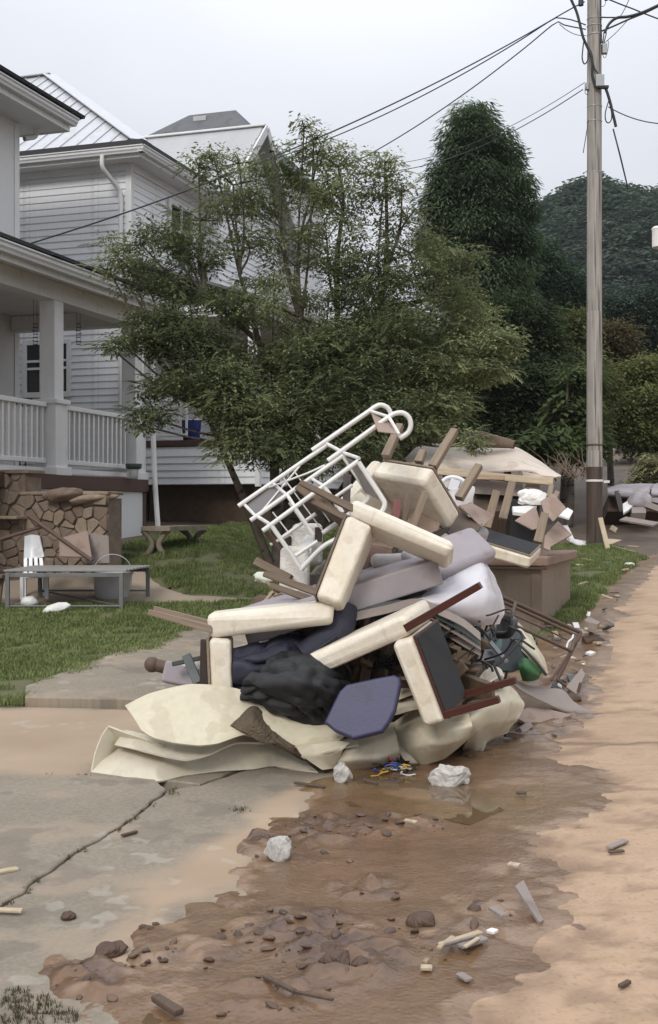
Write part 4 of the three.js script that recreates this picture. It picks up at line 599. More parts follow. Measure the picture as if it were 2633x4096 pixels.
bush('shade_tree', 'bluish dark tree far right below the hill', [[1470, 740, 70, 40, 70], [1540, 720, 70, 50, 70], [1500, 800, 90, 50, 70], [1420, 720, 40, 30, 70], [1580, 780, 60, 60, 70]], { seed: 18, dens: 22, size: 1.8, c0: [0.024, 0.041, 0.027], c1: [0.057, 0.081, 0.050], leaf: broad, group: GR });
bush('grassy_shrub', 'pale tangled shrub on the bank at the right edge', [[1525, 1085, 36, 26, 27], [1500, 1110, 30, 22, 27], [1550, 1105, 40, 32, 27], [1530, 1140, 50, 36, 27.4], [1485, 1145, 30, 26, 27.4], [1560, 1150, 50, 40, 27.4]].map(a => [a[0], a[1], a[2], a[3], a[4] + 5]), { seed: 19, tr: .03, dens: 260, c0: [0.203, 0.213, 0.101], c1: [0.487, 0.447, 0.265], leaf: broadS, size: .55, cat: 'shrub' });
{ // dead brush left of the pole
  const t = thing('brush_heap', 'heap of bare dead branches lying left of the utility pole', 'branches'), r = rng(44), L = []; for (let k = 0; k < 44; k++) { const a = at(1275 + r() * 110, 1105 + r() * 22, 26.5 + r() * 1.5); const p = [a]; let dir = V3((r() - .5) * 1.6, .5 + r() * .6, (r() - .5)); for (let i = 0; i < 3; i++) { dir.add(V3((r() - .5) * 1.1, (r() - .6) * .7, (r() - .5))); p.push(p[i].clone().addScaledVector(dir, .13 + .1 * r())); } L.push(limbG(p, .016, .005, 8, 5)); } const o = part('branches', mergeGeometries(L), M.legOld, t); o.userData.kind = 'stuff';
}
{ // wooded hill
  const xs = [], ds = []; for (let x = -150; x <= 330; x += 6) xs.push(x); for (let d = 100; d <= 330; d += 6) ds.push(d);
  const H2 = (x, d) => { const px = x / 265 * FOCAL + CX; const pr = [[-500, 10], [300, 16], [800, 26], [1000, 36], [1150, 60], [1255, 67.5], [1320, 71], [1400, 69], [1500, 69.5], [1620, 74], [2200, 80], [4000, 60]]; let h = 10; for (let i = 0; i < pr.length - 1; i++) if (px >= pr[i][0] && px <= pr[i + 1][0]) h = mix(pr[i][1], pr[i + 1][1], (px - pr[i][0]) / (pr[i + 1][0] - pr[i][0])); return 6 + (h - 12) * ss(95, 262, d) * (1 - .25 * ss(270, 330, d)) + (fbm(x * .03, d * .03, 3, 140) - .5) * 9 * ss(100, 180, d); };
  const n = xs.length, pos = [], idx = []; for (const d of ds) for (const x of xs) pos.push(x, H2(x, d), -d); for (let j = 0; j < ds.length - 1; j++) for (let i = 0; i < n - 1; i++) { const a = j * n + i, c = a + n; idx.push(a, a + 1, c + 1, a, c + 1, c); }
  const g = new THREE.BufferGeometry(); g.setAttribute('position', new THREE.Float32BufferAttribute(pos, 3)); g.setIndex(idx); g.computeVertexNormals(); struct('hill', g, mat(.07, .09, .068, 1));
  const list = [], r = rng(77); const crown = clusterG(170, 1, .3, .09, 61, .25);
  for (let k = 0; k < 15000; k++) { const d = 102 + 190 * r(), x = -60 + 320 * r(); const px = x / d * FOCAL + CX; if (px < 800 || px > 3200) continue; const s = 1.5 + 1.6 * r(); const q = .65 + .7 * r(), a = fbm(x * .05, d * .05, 3, 9); list.push([mtx(V3(x, H2(x, d) + s * .7, -d), r() * 6.28, V3(s * 1.25, s * 1.1, s * 1.25)), col(...mix3([.045, .07, .05], [.09, .118, .075], a).map(v => v * q))]); }
  inst('woodland', crown, leafMat, list, null, 'dark wooded crown cover of the far hill');
}

// ================================================================ UTILITY POLE AND LINES
{
  const d = 25.4, X = (1391 - CX) * d / FOCAL, y0 = G(X, d) - .3, t = thing('utility_pole', 'tall weathered wooden utility pole with cables beside the road', 'pole', [X, 0, -d]);
  const prof = (ya, yb, ra, rb, n, seed) => { const g = new THREE.CylinderGeometry(rb, ra, yb - ya, 28, n, true); g.translate(0, (ya + yb) / 2, 0); const p = g.attributes.position; for (let i = 0; i < p.count; i++) { const a = Math.atan2(p.getZ(i), p.getX(i)), y = p.getY(i), k = 1 + (fbm(Math.cos(a) * 3 + 9, y * .9 + Math.sin(a) * 3, 3, seed) - .5) * .055; p.setX(i, p.getX(i) * k); p.setZ(i, p.getZ(i) * k); } g.computeVertexNormals(); const uv = g.attributes.uv; for (let i = 0; i < uv.count; i++) uv.setXY(i, uv.getX(i), p.getY(i) * .35); return g; };
  const yw = 1.6 + (1198 - 1095) * d / FOCAL;      // height up to which the flood soaked it
  part('shaft', prof(yw, 13.6, .160, .142, 60, 3), M.pole, t); part('wet_butt', prof(y0, yw + .02, .170, .163, 24, 4), M.poleWet, t, { label: 'dark flood-soaked foot of the pole' });
  const ring = (y, r, m, th = .012, h = .03) => part('band', new THREE.LatheGeometry([[r, -h / 2], [r + th, -h / 2], [r + th, h / 2], [r, h / 2]].map(a => new THREE.Vector2(...a)), 28).translate(0, y, 0), m, t);
  const yy = py => EYE + (CY - py) * d / FOCAL;
  ring(yy(1125), .163, M.paper, .012, .045); part('band_tag', box(.12, .05, .02).translate(.24, yy(1127), .05), M.paper, t); ring(yy(1041), .162, M.plankDark, .012, .03);
  for (const y of [45, 62, 83, 250, 285, 405]) ring(yy(y), .152, M.galv, .004, .012);
  part('junction_box', box(.17, .24, .15, .012).translate(.06, yy(198), .2), M.galv, t); part('junction_box', box(.1, .2, .12, .01).translate(.19, yy(118), .08), M.galv, t); part('junction_box', box(.07, .14, .1, .01).translate(-.17, yy(205), .06), M.galv, t);
  part('bracket', box(.2, .05, .1).translate(.14, yy(212), .2), M.blackMetal, t); part('insulator', new THREE.CylinderGeometry(.05, .055, .17, 14).translate((1357 - 1391) * d / FOCAL, yy(8), .1), M.blackMetal, t); part('insulator', new THREE.SphereGeometry(.045, 12, 10).translate((1416 - 1391) * d / FOCAL, yy(2), .1), M.blackMetal, t);
  // drops fixed to the pole (local to it)
  const L = (x, y, z = .2) => V3((x - 1391) * d / FOCAL, yy(y), z), C = (pts, r, m = M.cable) => part('cable', tubeG(pts, r, pts.length * 8, 6), m, t);
  const q = (x, y, z = .2) => L(1228.3 + x * .2025, y * .2025, z);
  C([q(480, -40), q(520, 60), q(580, 200), q(640, 440), q(660, 500), q(700, 590), q(745, 700, .22), q(750, 900, .22), q(790, 1050, .22)], .028); C([q(660, 500), q(645, 620), q(640, 720), q(665, 780), q(700, 740), q(715, 640), q(720, 600)], .014); C([q(735, 700, .22), q(775, 830, .22), q(815, 895, .25)], .016); C([q(700, 590), q(735, 690, .22), q(760, 780, .22), q(780, 850, .22)], .02);
  C([q(860, -20, .1), q(858, 200, .1), q(866, 400, .1), q(868, 520, .12)], .022); C([q(910, 400, .1), q(960, 300, .1), q(1050, 230, .1), q(1180, 215, .1), q(1350, 165, .1), q(1600, 50, .1)], .03); C([q(880, 380, .1), q(1000, 330, .1), q(1180, 250, .1), q(1400, 160, .1), q(1600, 60, .1)], .018); C([q(870, 222, .1), q(960, 225, .1), q(1100, 220, .1), q(1250, 190, .1)], .014); C([q(900, 400, .1), q(895, 460, .1), q(885, 530, .1)], .012); C([q(930, 400, .1), q(915, 460, .1), q(900, 520, .1)], .012);
  C([q(905, 520, .1), q(940, 490, .1), q(1060, 380, .1), q(1180, 250, .1)], .008); C([q(945, 485, .1), q(955, 540, .1), q(930, 660, .1), q(905, 690, .1), q(885, 650, .1)], .006); C([q(900, 1040), q(930, 1120), q(965, 1240), q(985, 1330), q(1010, 1430), q(1025, 1500)], .03); C([q(940, 1210), q(905, 1340), q(910, 1430), q(945, 1455), q(975, 1410), q(975, 1320)], .012); C([q(710, 1420), q(690, 1560), q(650, 1800)], .009); C([q(690, 1040), q(670, 1100), q(690, 1130), q(710, 1125)], .006);
  C([q(870, 100, .1), q(910, 85, .1), q(922, 20, .1)], .006);
}
{ // spans: world cables
  const wire = (label, pts, r) => single('overhead_wire', label, 'wire', tubeG(pts, r, 48, 6), M.cable); const sag = (a, b, s, n = 9) => { const o = []; for (let i = 0; i <= n; i++) { const t = i / n, p = a.clone().lerp(b, t); p.y -= s * 4 * t * (1 - t); o.push(p); } return o; };
  const d = 25.3, w = (x, y) => vp(x, y, d);
  wire('service wire running from the pole down to the porch house roof', [w(690, 20), w(620, 60)].concat(sag(w(500, 120), at(62, 573, 19.6), .35)), .0133);
  wire('upper of the two wires dropping from the pole behind the feathery tree', [w(705, 290), w(560, 235), w(440, 212)].concat(sag(w(345, 212), at(640, 372, 29), .25)), .0125);
  wire('lower looped wire dropping from the pole behind the feathery tree', [w(705, 340), w(500, 300), w(410, 278)].concat(sag(w(345, 270), at(800, 395, 30), .2)), .0125);
  wire('thin wire looping from the pole just below the two house wires', [w(400, 280), w(470, 340), w(560, 390), w(640, 410), w(705, 412)], .007);
  wire('upper thin wire reaching from the box on the pole towards the dense tree', sag(w(690, 955), at(930, 382, 34), .3), .0078);
  wire('lower wire reaching from the box on the pole towards the dense tree', sag(w(670, 1035), at(900, 402, 34), .35), .0109);
  wire('wire running right from the loop on the pole to the picture edge', sag(w(965, 1236), vp(1700, 1430, 24), .1), .0109);
  wire('guy wire falling from the pole towards the hill', [w(1020, 1490), w(1100, 1800), vp(1170, 2090, 27), vp(1190, 2180, 28)], .016);
  wire('beaded wire crossing the top right corner', [w(960, -10), w(1120, 55), w(1240, 100), w(1400, 165), w(1600, 240)], .014);
  wire('thin wire slanting up to the top edge right of the pole', [w(1100, 195), w(1150, 110), w(1220, -40)], .009);
}
{ // transformer on the next pole, only its can shows at the right edge
  const d = 62, t = thing('transformer_pole', 'far utility pole with a pale transformer can at the right edge', 'pole'); const c = at(1543, 557, d); part('transformer', new THREE.LatheGeometry([[0, -.5], [.34, -.5], [.36, -.44], [.36, .4], [.39, .42], [.39, .47], [.3, .56], [0, .6]].map(a => new THREE.Vector2(...a)), 24).translate(c.x, c.y, c.z), M.paper, t); const p = V3(c.x + .6, G(c.x, d) - .5, c.z); part('shaft', rodG(p, V3(p.x, c.y + 3, p.z), .16), M.pole, t); part('bracket', box(.5, .08, .1).translate(c.x + .4, c.y + .2, c.z), M.galv, t);
}
// ================================================================ THE HEAP
const GC = 'cream upholstered dining chairs thrown on the heap';
function chair(label, hinge, U, F, o = {}) {
  const { W = .46, back = .72, seat = .5, sT = .13, bT = .1, legL = .36, legM = M.legMud, cush = M.leather, curve = .05, splay = .12, taper = .72 } = o;
  const y = U.clone().normalize(), z = F.clone().addScaledVector(y, -F.dot(y)).normalize(), x = y.clone().cross(z);
  const t = thing('upholstered_chair', label, 'chair', [hinge.x, hinge.y, hinge.z], GC); t.quaternion.setFromRotationMatrix(bas(x, y, z, V3(0, 0, 0)));
  const soft = (w, h, d, r, seed, puff) => { const g = new RoundedBoxGeometry(w, h, d, 8, r); const p = g.attributes.position; for (let i = 0; i < p.count; i++) { const a = p.getX(i) / w * 2, b = p.getY(i) / h * 2, c = p.getZ(i) / d * 2, k = 1 + puff * (1 - Math.min(1, Math.max(a * a, b * b, c * c) < 1 ? 0 : 0)); const n = (fbm(a * 1.5 + seed + W * 7, c * 1.5 + b * 1.3, 3, seed) - .5) * .026; p.setXYZ(i, p.getX(i) + n * (Math.abs(a) > .8 ? 1 : .2), p.getY(i) + n * (1 - a * a * .5) + (Math.abs(b) > .9 ? Math.sign(b) * .006 * (1 - a * a) * (1 - c * c) : 0), p.getZ(i) + n + (Math.abs(c) > .9 ? Math.sign(c) * .006 * (1 - a * a) * (1 - b * b) : 0)); } g.computeVertexNormals(); return g; };
  const rad = .036; const sg = soft(W, sT, seat, rad, 3, .02); sg.translate(0, sT / 2, seat / 2 + .004); part('seat', muv(sg), cush, t);
  const bg = soft(W * .985, back, bT, Math.min(bT * .48, rad * 1.2), 5, .02); bg.translate(0, back / 2, -bT / 2); { const p = bg.attributes.position; for (let i = 0; i < p.count; i++) { const v = p.getY(i) / back; p.setZ(i, p.getZ(i) - curve * v * v); } bg.computeVertexNormals(); } part('backrest', muv(bg), cush, t);
  // stitched seam lines
  for (const v of (o.seams || [])) part('seam', box(W * 1.004, .004, bT * 1.02, .001).translate(0, back * v, -bT / 2 - curve * v * v), M.vinylBack, t);
  part('underside', box(W - .05, .008, seat - .05).translate(0, -.018, seat / 2), M.cambric, t);
  part('seat_frame', box(W - .014, .016, seat - .014, .003).translate(0, -.008, seat / 2), legM, t);
  const lg = (a, b) => part('leg', barG(a, b, .048, .048, V3(0, 0, 1), .005, taper), legM, t); const wx = W / 2 - .03;
  const ls = o.legs || 'fFrR';
  if (ls.includes('f')) lg(V3(wx, -.012, seat - .03), V3(wx, -legL, seat - .025)); if (ls.includes('F')) lg(V3(-wx, -.012, seat - .03), V3(-wx, -legL, seat - .025));
  if (ls.includes('r')) lg(V3(wx, .03, -.05), V3(wx, -(o.rearL || legL), -.05 - splay)); if (ls.includes('R')) lg(V3(-wx, .03, -.05), V3(-wx, -(o.rearL || legL), -.05 - splay));
  if (o.legsW) { t.updateMatrixWorld(true); for (const [a, b] of o.legsW) part('leg', barG(t.worldToLocal(a.clone()), t.worldToLocal(b.clone()), o.lw, o.lw * .8, V3(1, 0, .2), .005, .85), legM, t); }
  return t;
}
const dirv = (x, y, z) => V3(x, y, z);
chair('cream chair on its side at the left of the heap, muddy legs pointing left', at(492, 1487, 7.9), dirv(1, .045, -.05), dirv(-.02, -1, .02), { legL: .37, back: .79, seat: .52, sT: .135, bT: .145, curve: .05, splay: .13, W: .42, legs: 'rR', rad: .06 });
chair('cream chair in the middle of the heap with black underside and glossy red-brown legs', at(992, 1466, 7.55), dirv(-.86, -.33, -.38), dirv(.47, -.88, .06), { legM: M.legRed, back: .74, seat: .54, sT: .14, bT: .13, legL: .36, rearL: .5, splay: .1, W: .5, curve: -.06, legs: 'fFr', taper: .85, rad: .06 });
chair('cream chair tipped forward above the grey mattress, dark rails along its seat', at(816, 1222, 8.0), dirv(.93, -.33, .15), dirv(-.42, -.86, .2), { legM: M.legOld, back: .70, seat: .56, sT: .17, bT: .105, legL: .36, splay: .05, W: .42, curve: -.04 });
chair('cream chair upturned on top of the heap, its legs in the air', at(926, 1128, 9.2), dirv(-.545, -.735, .39), dirv(.7, -.15, .7), { legM: M.legMud, back: .5, seat: .5, sT: .15, bT: .1, W: .5, legs: '-', legsW: [[v9(245, 220, 9.0), v9(345, 0, 9.15)], [v9(470, 260, 9.3), v9(502, 178, 9.35)], [v9(565, 290, 8.78), v9(720, 35, 8.95)], [v9(745, 505, 9.05), v9(886, 278, 9.2)]], lw: .065 });
chair('cream chair upside down on the brown counter, black underside showing', at(1118, 1250, 13.4), dirv(-.2, -.93, -.25), dirv(.9, -.27, .3), { legM: M.legMud, back: .2, seat: .66, sT: .14, bT: .1, W: .56, legs: '-', legsW: [[v9(935, 702, 13.15), v9(1005, 452, 13.2)], [v9(1045, 645, 13.6), v9(1112, 388, 13.7)], [v9(1285, 805, 13.0), v9(1335, 605, 13.1)]], lw: .095 });

// ---- white tubular frame lying across the top
{
  const t = thing('tubular_frame', 'white tubular metal patio frame with hooped ends on top of the heap', 'metal frame'); const dn = 8.2, df = 8.65;
  const T = (pts, r = .0165, m = M.whiteTube, n = 'tube') => part(n, tubeG(pts, r, pts.length * 10, 8), m, t), S = (a, b, r = .0165, m = M.whiteTube, n = 'tube') => part(n, rodG(a, b, r, 10), m, t);
  const f = (x, y) => v8(x, y, df), n = (x, y) => v8(x, y, dn), m = (x, y) => v8(x, y, 8.42);
  // rails
  S(f(50, 872), f(775, 372)); S(m(150, 990), m(912, 455)); S(n(250, 1075), n(1035, 500));
  // hooped handles
  const hoop = (P, q) => T([P(q[0], q[1]), P((q[0] + q[2]) / 2, (q[1] + q[3]) / 2), P(q[2], q[3])].concat(q.slice(4).reduce((a, v, i, s) => i % 2 ? a : a.concat([P(s[i], s[i + 1])]), [])), .0175, M.whiteTube, 'handle');
  hoop(f, [655, 415, 1120, 95, 1160, 65, 1215, 42, 1270, 62, 1298, 105, 1295, 135]); hoop(m, [785, 500, 1280, 145, 1340, 112, 1400, 108, 1450, 145, 1465, 210, 1440, 270, 1372, 318]);
  S(f(1130, 90), m(1285, 140), .012); S(m(1285, 140), n(1370, 285), .012);
  // bars between rails
  S(f(105, 865), m(200, 965), .012); S(m(210, 960), n(305, 1020), .013); S(f(340, 690), m(440, 775), .012); S(m(450, 780), n(520, 890), .013); S(m(655, 650), n(745, 705), .012); S(f(775, 360), m(905, 430), .013); S(m(915, 435), n(1040, 480), .013);
  // side hoops going down
  T([n(1035, 510), n(1130, 655), n(1225, 800), n(1250, 860), n(1215, 930), n(1100, 1005), n(880, 1130), n(735, 1215), n(560, 1395)], .0175); T([m(905, 455), m(1010, 610), m(1100, 745), m(1112, 800), m(1075, 855), m(950, 945), m(740, 1095)], .016);
  S(n(320, 1030), n(560, 1380), .016); S(n(515, 890), n(665, 1110), .016); S(n(755, 715), n(905, 925), .016); S(f(210, 985), f(470, 1340), .02, M.rust); S(m(470, 840), m(640, 1080), .013);
  S(m(395, 1140), m(685, 935), .014); S(m(800, 830), m(985, 700), .013); S(n(520, 1280), n(700, 1160), .014); S(f(310, 1190), f(480, 1100), .012);
  // diagonal braces
  S(f(555, 540), m(250, 905), .007, M.whiteTube, 'brace'); T([f(300, 720), m(460, 660), m(620, 600), m(760, 535)], .007, M.whiteTube, 'brace'); 
  // sling panels between the rails
  part('sling', slabG([f(1135, 100), m(1290, 155), n(1360, 285), n(1200, 225)], .006), M.boardPink, t);
  part('sling', sheetG([[m(915, 460), m(1005, 610), m(1090, 760)], [n(1035, 520), n(1130, 670), n(1225, 830)]], .004, 12, 8), M.mesh, t);
  part('sling', sheetG([[f(110, 870), f(340, 700)], [m(205, 960), m(440, 790)]], .004, 6, 6), M.mesh, t);
  for (const [a, b, c, e] of [[505, 580, 800, 1000], [420, 640, 745, 1080], [330, 920, 540, 1190]]) S(m(a, b), m(c, e), .005, M.whiteTube, 'brace');
}
// ---- timbers around it
const timber = (label, a, b, w, th, m, face, tp = 1) => single('timber', label, 'timber', barG(a, b, w, th, face || V3(0, .2, 1), .004, tp), m);
timber('rotten old board end sticking up through the white frame', v8(540, 695, 8.35), v8(905, 990, 8.3), .075, .045, M.legOld);
timber('dark upright post inside the white frame, upper', v8(945, 620, 8.75), v8(930, 960, 8.6), .055, .04, M.legDark); timber('short dark post below the white frame', v8(708, 1045, 8.45), v8(706, 1165, 8.45), .05, .04, M.legDark);
timber('red painted post between the frame and the upturned chair', v8(1355, 830, 8.6), v8(1320, 1100, 8.5), .055, .045, mat(.17, .05, .045, .6, { map: tWood })); timber('pale chair leg hanging under the upturned chair', v9(520, 455, 8.5), v9(405, 765, 8.5), .05, .045, M.legMud); timber('brown chair leg hanging beside the pale one under the upturned chair', v9(405, 470, 8.65), v9(345, 740, 8.6), .05, .045, M.legOld);
timber('muddy leg poking out of the lower left of the heap over the grass', v8(190, 1325, 8.5), v8(480, 1470, 8.35), .055, .045, M.legOld);
// ---- boards and panels below the upturned chair
const panel = (label, pts, th, m, nm = 'board', cat = 'board') => { const n = V3(0, 0, 0); for (let i = 1; i < pts.length - 1; i++) n.add(pts[i].clone().sub(pts[0]).cross(pts[i + 1].clone().sub(pts[0]))); return single(nm, label, cat, muv(slabG(n.z < 0 ? pts.slice().reverse() : pts, th)), m); };
panel('beige board with nail holes standing under the upturned chair', [v9(350, 745, 8.9), v9(455, 548, 9.0), v9(650, 610, 9.1), v9(600, 720, 8.9), v9(450, 790, 8.8)], .02, M.boardPink);
panel('brown cardboard flap folded beside the upturned chair', [v9(740, 560, 9.4), v9(835, 535, 9.6), v9(985, 630, 9.6), v9(905, 695, 9.2)], .008, M.boardPink, 'cardboard_flap', 'cardboard'); panel('inside of an open brown carton with its shade in the colour', [v9(600, 690, 9.2), v9(745, 575, 9.5), v9(905, 695, 9.25), v9(880, 720, 9.1), v9(680, 745, 9.0)], .012, M.plankDark, 'carton', 'carton');  // shade inside the open carton is put into the panel's dark colour
panel('black picture frame lying above the grey mattress', [v9(455, 790, 8.6), v9(640, 705, 8.9), v9(685, 702, 8.9), v9(525, 805, 8.5)], .02, M.blackMetal, 'picture_frame', 'frame');
{ const t = thing('drawer_box', 'dark wooden drawer box under the middle cream chair', 'drawer'); const a = v8(905, 1150, 8.55), b = v8(1310, 1240, 8.5), c = v8(1310, 1370, 8.5), e = v8(900, 1390, 8.55); part('front', slabG([a, b, c, e], .03), M.cabinetTop, t); const off = V3(.05, .02, -.5); part('side', slabG([b, b.clone().add(off), c.clone().add(off), c], .02), M.plankDark, t); part('bottom', slabG([e, c, c.clone().add(off), e.clone().add(off)], .015), M.plankDark, t); part('top', slabG([a.clone().add(off), b.clone().add(off), b, a], .015), M.cabinetTop, t); }
single('foam_block', 'dirty pale foam block below the left of the white frame', 'foam', rough(new RoundedBoxGeometry(.2, .33, .18, 6, .04), .03, 4, 5), M.plaster).position.copy(at(690, 1330, 8.5));
single('foam_block', 'second pale foam piece leaning under the white frame', 'foam', rough(new RoundedBoxGeometry(.22, .3, .12, 6, .04), .03, 4, 9), M.plaster).position.copy(at(722, 1275, 8.75));
panel('white curved plastic sheet under the frame', [v8(505, 1260, 8.5), v8(610, 1105, 8.6), v8(670, 1140, 8.6), v8(640, 1270, 8.45)], .01, M.paper, 'plastic_sheet', 'sheet'); panel('pale plywood piece inside the frame', [v8(960, 870, 8.9), v8(1020, 730, 9), v8(1115, 810, 8.95), v8(1000, 920, 8.85)], .015, M.vinylBack);
single('cushion', 'grey cream seat pad beneath the drawer box', 'cushion', box(.34, .1, .3, .045), M.leatherGrey).position.copy(v9(310, 930, 8.5));
// ---- mattress slabs
function padG(a, b, w, t, face, r) { const L = a.distanceTo(b), g = new RoundedBoxGeometry(w, L, t, 6, r), p = g.attributes.position; for (let i = 0; i < p.count; i++) { const k = (fbm(p.getX(i) * 3 + 4, p.getY(i) * 3, 3, 12) - .5) * .02; p.setZ(i, p.getZ(i) + k); } g.computeVertexNormals(); const q = muv(g); const y = b.clone().sub(a).normalize(), x = y.clone().cross(face).normalize(), z = x.clone().cross(y); q.applyMatrix4(bas(x, y, z, a.clone().add(b).multiplyScalar(.5))); return q; }
single('mattress_slab', 'long grey padded bed base slanting across the middle of the heap', 'bed base', padG(v4(120, 1470, 8.2), v4(1292, 1102, 8.25), .17, .5, V3(0, -.12, 1), .014), M.mattress);
single('mattress_slab', 'grey padded slab end rising right behind the long bed base', 'bed base', padG(v9(420, 990, 8.3), v9(915, 812, 8.7), .30, .13, V3(.1, .7, .7), .05), M.mattress);
single('mattress_slab', 'narrow lavender grey bolster reaching to the upside-down chair', 'bolster', padG(v9(560, 812, 8.9), v9(905, 740, 9.6), .14, .13, V3(0, .8, .6), .05), M.leatherGrey);
// ---- white sheet hanging right of the middle
single('white_sheet', 'big white vinyl sheet hanging down the right side of the heap', 'sheet', sheetG([[v7(200, 1035, 8.3), v7(330, 930, 8.5), v7(470, 842, 8.7), v7(490, 880, 8.9)], [v7(120, 1105, 8.1), v7(320, 1040, 8.2), v7(500, 950, 8.4), v7(560, 975, 8.8)], [v7(100, 1120, 8.0), v7(320, 1130, 8.0), v7(540, 1090, 8.2), v7(610, 1110, 8.6)], [v7(150, 1150, 8.05), v7(330, 1220, 8.05), v7(520, 1200, 8.15), v7(622, 1185, 8.5)], [v7(210, 1200, 8.15), v7(380, 1262, 8.2), v7(520, 1268, 8.2), v7(592, 1262, 8.4)]], .005, 44, 44, .012, 4, 5), M.tarpWhite);
// ---- bent dark trim strips
{ const t = thing('trim_strips', 'fan of bent dark grey plastic trim strips in the heap', 'trim'); const ends = [[-10, -2], [10, 14], [25, 30], [-20, -18], [40, 46], [5, -30]]; ends.forEach(([a, b], i) => { const d = 7.95 + i * .03; part('strip', limbStrip([v6(265 + i * 6, 325 - a * .4, d), v6(420, 285 - a + i * 3, d), v6(580, 262 + b * .8, d + .02), v6(700, 310 + b + i * 8, d), v6(800, 360 + b * 1.5 + i * 6, d), v6(890, 430 + b + i * 7, d - .05)], .05, .006), i % 2 ? M.plasticGrey : M.board, t); }); }
function limbStrip(pts, w, th) { const a = pts.map(p => p.clone().add(V3(0, w * .5, -w * .4))), b = pts.map(p => p.clone().add(V3(0, -w * .5, w * .4))); return sheetG([a, b], th, 40, 3); }
// ---- black and navy cloth
single('black_bag', 'glossy black cloth bundle in the middle front of the heap', 'bundle', sheetG([[v6(-110, 500, 7.75), v6(-20, 480, 7.9), v6(90, 500, 8.0), v6(200, 560, 8.0), v6(250, 640, 7.9)], [v6(-210, 590, 7.55), v6(-90, 560, 7.5), v6(60, 555, 7.5), v6(180, 600, 7.55), v6(250, 680, 7.65)], [v6(-290, 660, 7.5), v6(-150, 650, 7.4), v6(10, 640, 7.35), v6(150, 690, 7.4), v6(210, 740, 7.55)], [v6(-300, 740, 7.55), v6(-150, 760, 7.5), v6(0, 790, 7.45), v6(110, 800, 7.5), v6(170, 830, 7.6)], [v6(-310, 840, 7.7), v6(-150, 850, 7.7), v6(0, 880, 7.7), v6(100, 890, 7.7), v6(160, 900, 7.7)]], .02, 80, 70, .03, 6, 6, .06), M.blackCloth);
single('black_coat', 'dark charcoal cloth draped left of the black bundle under the cream chair', 'coat', sheetG([[v6(-330, 480, 7.8), v6(-200, 450, 7.9), v6(-60, 400, 8), v6(60, 420, 8.0)], [v6(-330, 560, 7.7), v6(-200, 540, 7.7), v6(-60, 490, 7.8), v6(60, 500, 7.9)], [v6(-340, 700, 7.75), v6(-200, 680, 7.75), v6(-60, 600, 7.8), v6(60, 600, 7.85)]], .012, 50, 40, .03, 8, 6, .04), M.navy);
{ const t = thing('navy_jacket', 'navy padded sleeve with a ribbed cuff standing beside the cream roll', 'jacket'); const g = limbG([v6(200, 290, 8.0), v6(195, 360, 7.95), v6(120, 450, 7.9), v6(30, 520, 7.9)], .11, .1, 24, 14); part('sleeve', rough(g, .012, 9, 4), M.navy, t); for (let i = 0; i < 15; i++) part('rib', tubeG([v6(28 + i * 11, 540 - i * 7.6, 7.74), v6(34 + i * 11, 524 - i * 7.6, 7.72), v6(48 + i * 11, 510 - i * 7.6, 7.74)], .010, 8, 5), M.navy, t); part('toe', new THREE.SphereGeometry(.075, 16, 12).translate(0, 0, 0), M.navy, t).position.copy(v6(208, 300, 8.0)); }
single('navy_seat_pad', 'dark blue vinyl seat pad standing on edge at the front of the heap', 'seat pad', (() => { const s = new THREE.Shape(); [[-.013, 0], [.03, .1], [.064, .172], [.10, .208], [.27, .25], [.375, .272], [.398, .26], [.40, .236], [.372, .082], [.334, .005], [.303, -.036], [.146, -.08], [.04, -.04]].forEach(([x, y], i) => i ? s.lineTo(x, y) : s.moveTo(x, y)); const g = new THREE.ExtrudeGeometry(s, { depth: .05, bevelEnabled: true, bevelThickness: .018, bevelSize: .018, bevelSegments: 4 }); g.computeVertexNormals(); return muv(g); })(), M.navySeat).position.copy(at(775, 1692, 7.42));
scene.children[scene.children.length - 1].rotation.set(-.28, -.12, -.04);
// ---- stuff behind the middle chair
timber('dark brown board lying behind the blue seat pad', v10(860, 850, 7.75), v10(1060, 855, 7.8), .05, .03, M.legDark, V3(0, .3, 1)); timber('pale batten above the blue seat pad', v10(840, 815, 7.85), v10(1050, 800, 7.9), .035, .03, M.plankPale, V3(0, .3, 1)); timber('short brown leg standing in the dark behind the black bundle', v10(560, 860, 8.0), v10(600, 640, 8.1), .07, .05, M.legOld); 
panel('black flat box edge below the white corner sheet', [v10(425, 395, 8.0), v10(470, 335, 8.1), v10(700, 400, 8.1), v10(650, 440, 8.0)], .02, M.blackMetal, 'flat_box', 'box'); panel('crumpled white corner of sheet beside the navy sleeve', [v10(420, 340, 8.1), v10(425, 210, 8.2), v10(520, 260, 8.2), v10(470, 330, 8.1)], .006, M.tarpWhite, 'sheet_scrap', 'sheet'); timber('thin steel bar beneath the flat box', v10(400, 400, 7.95), v10(560, 450, 7.95), .02, .02, M.galv);
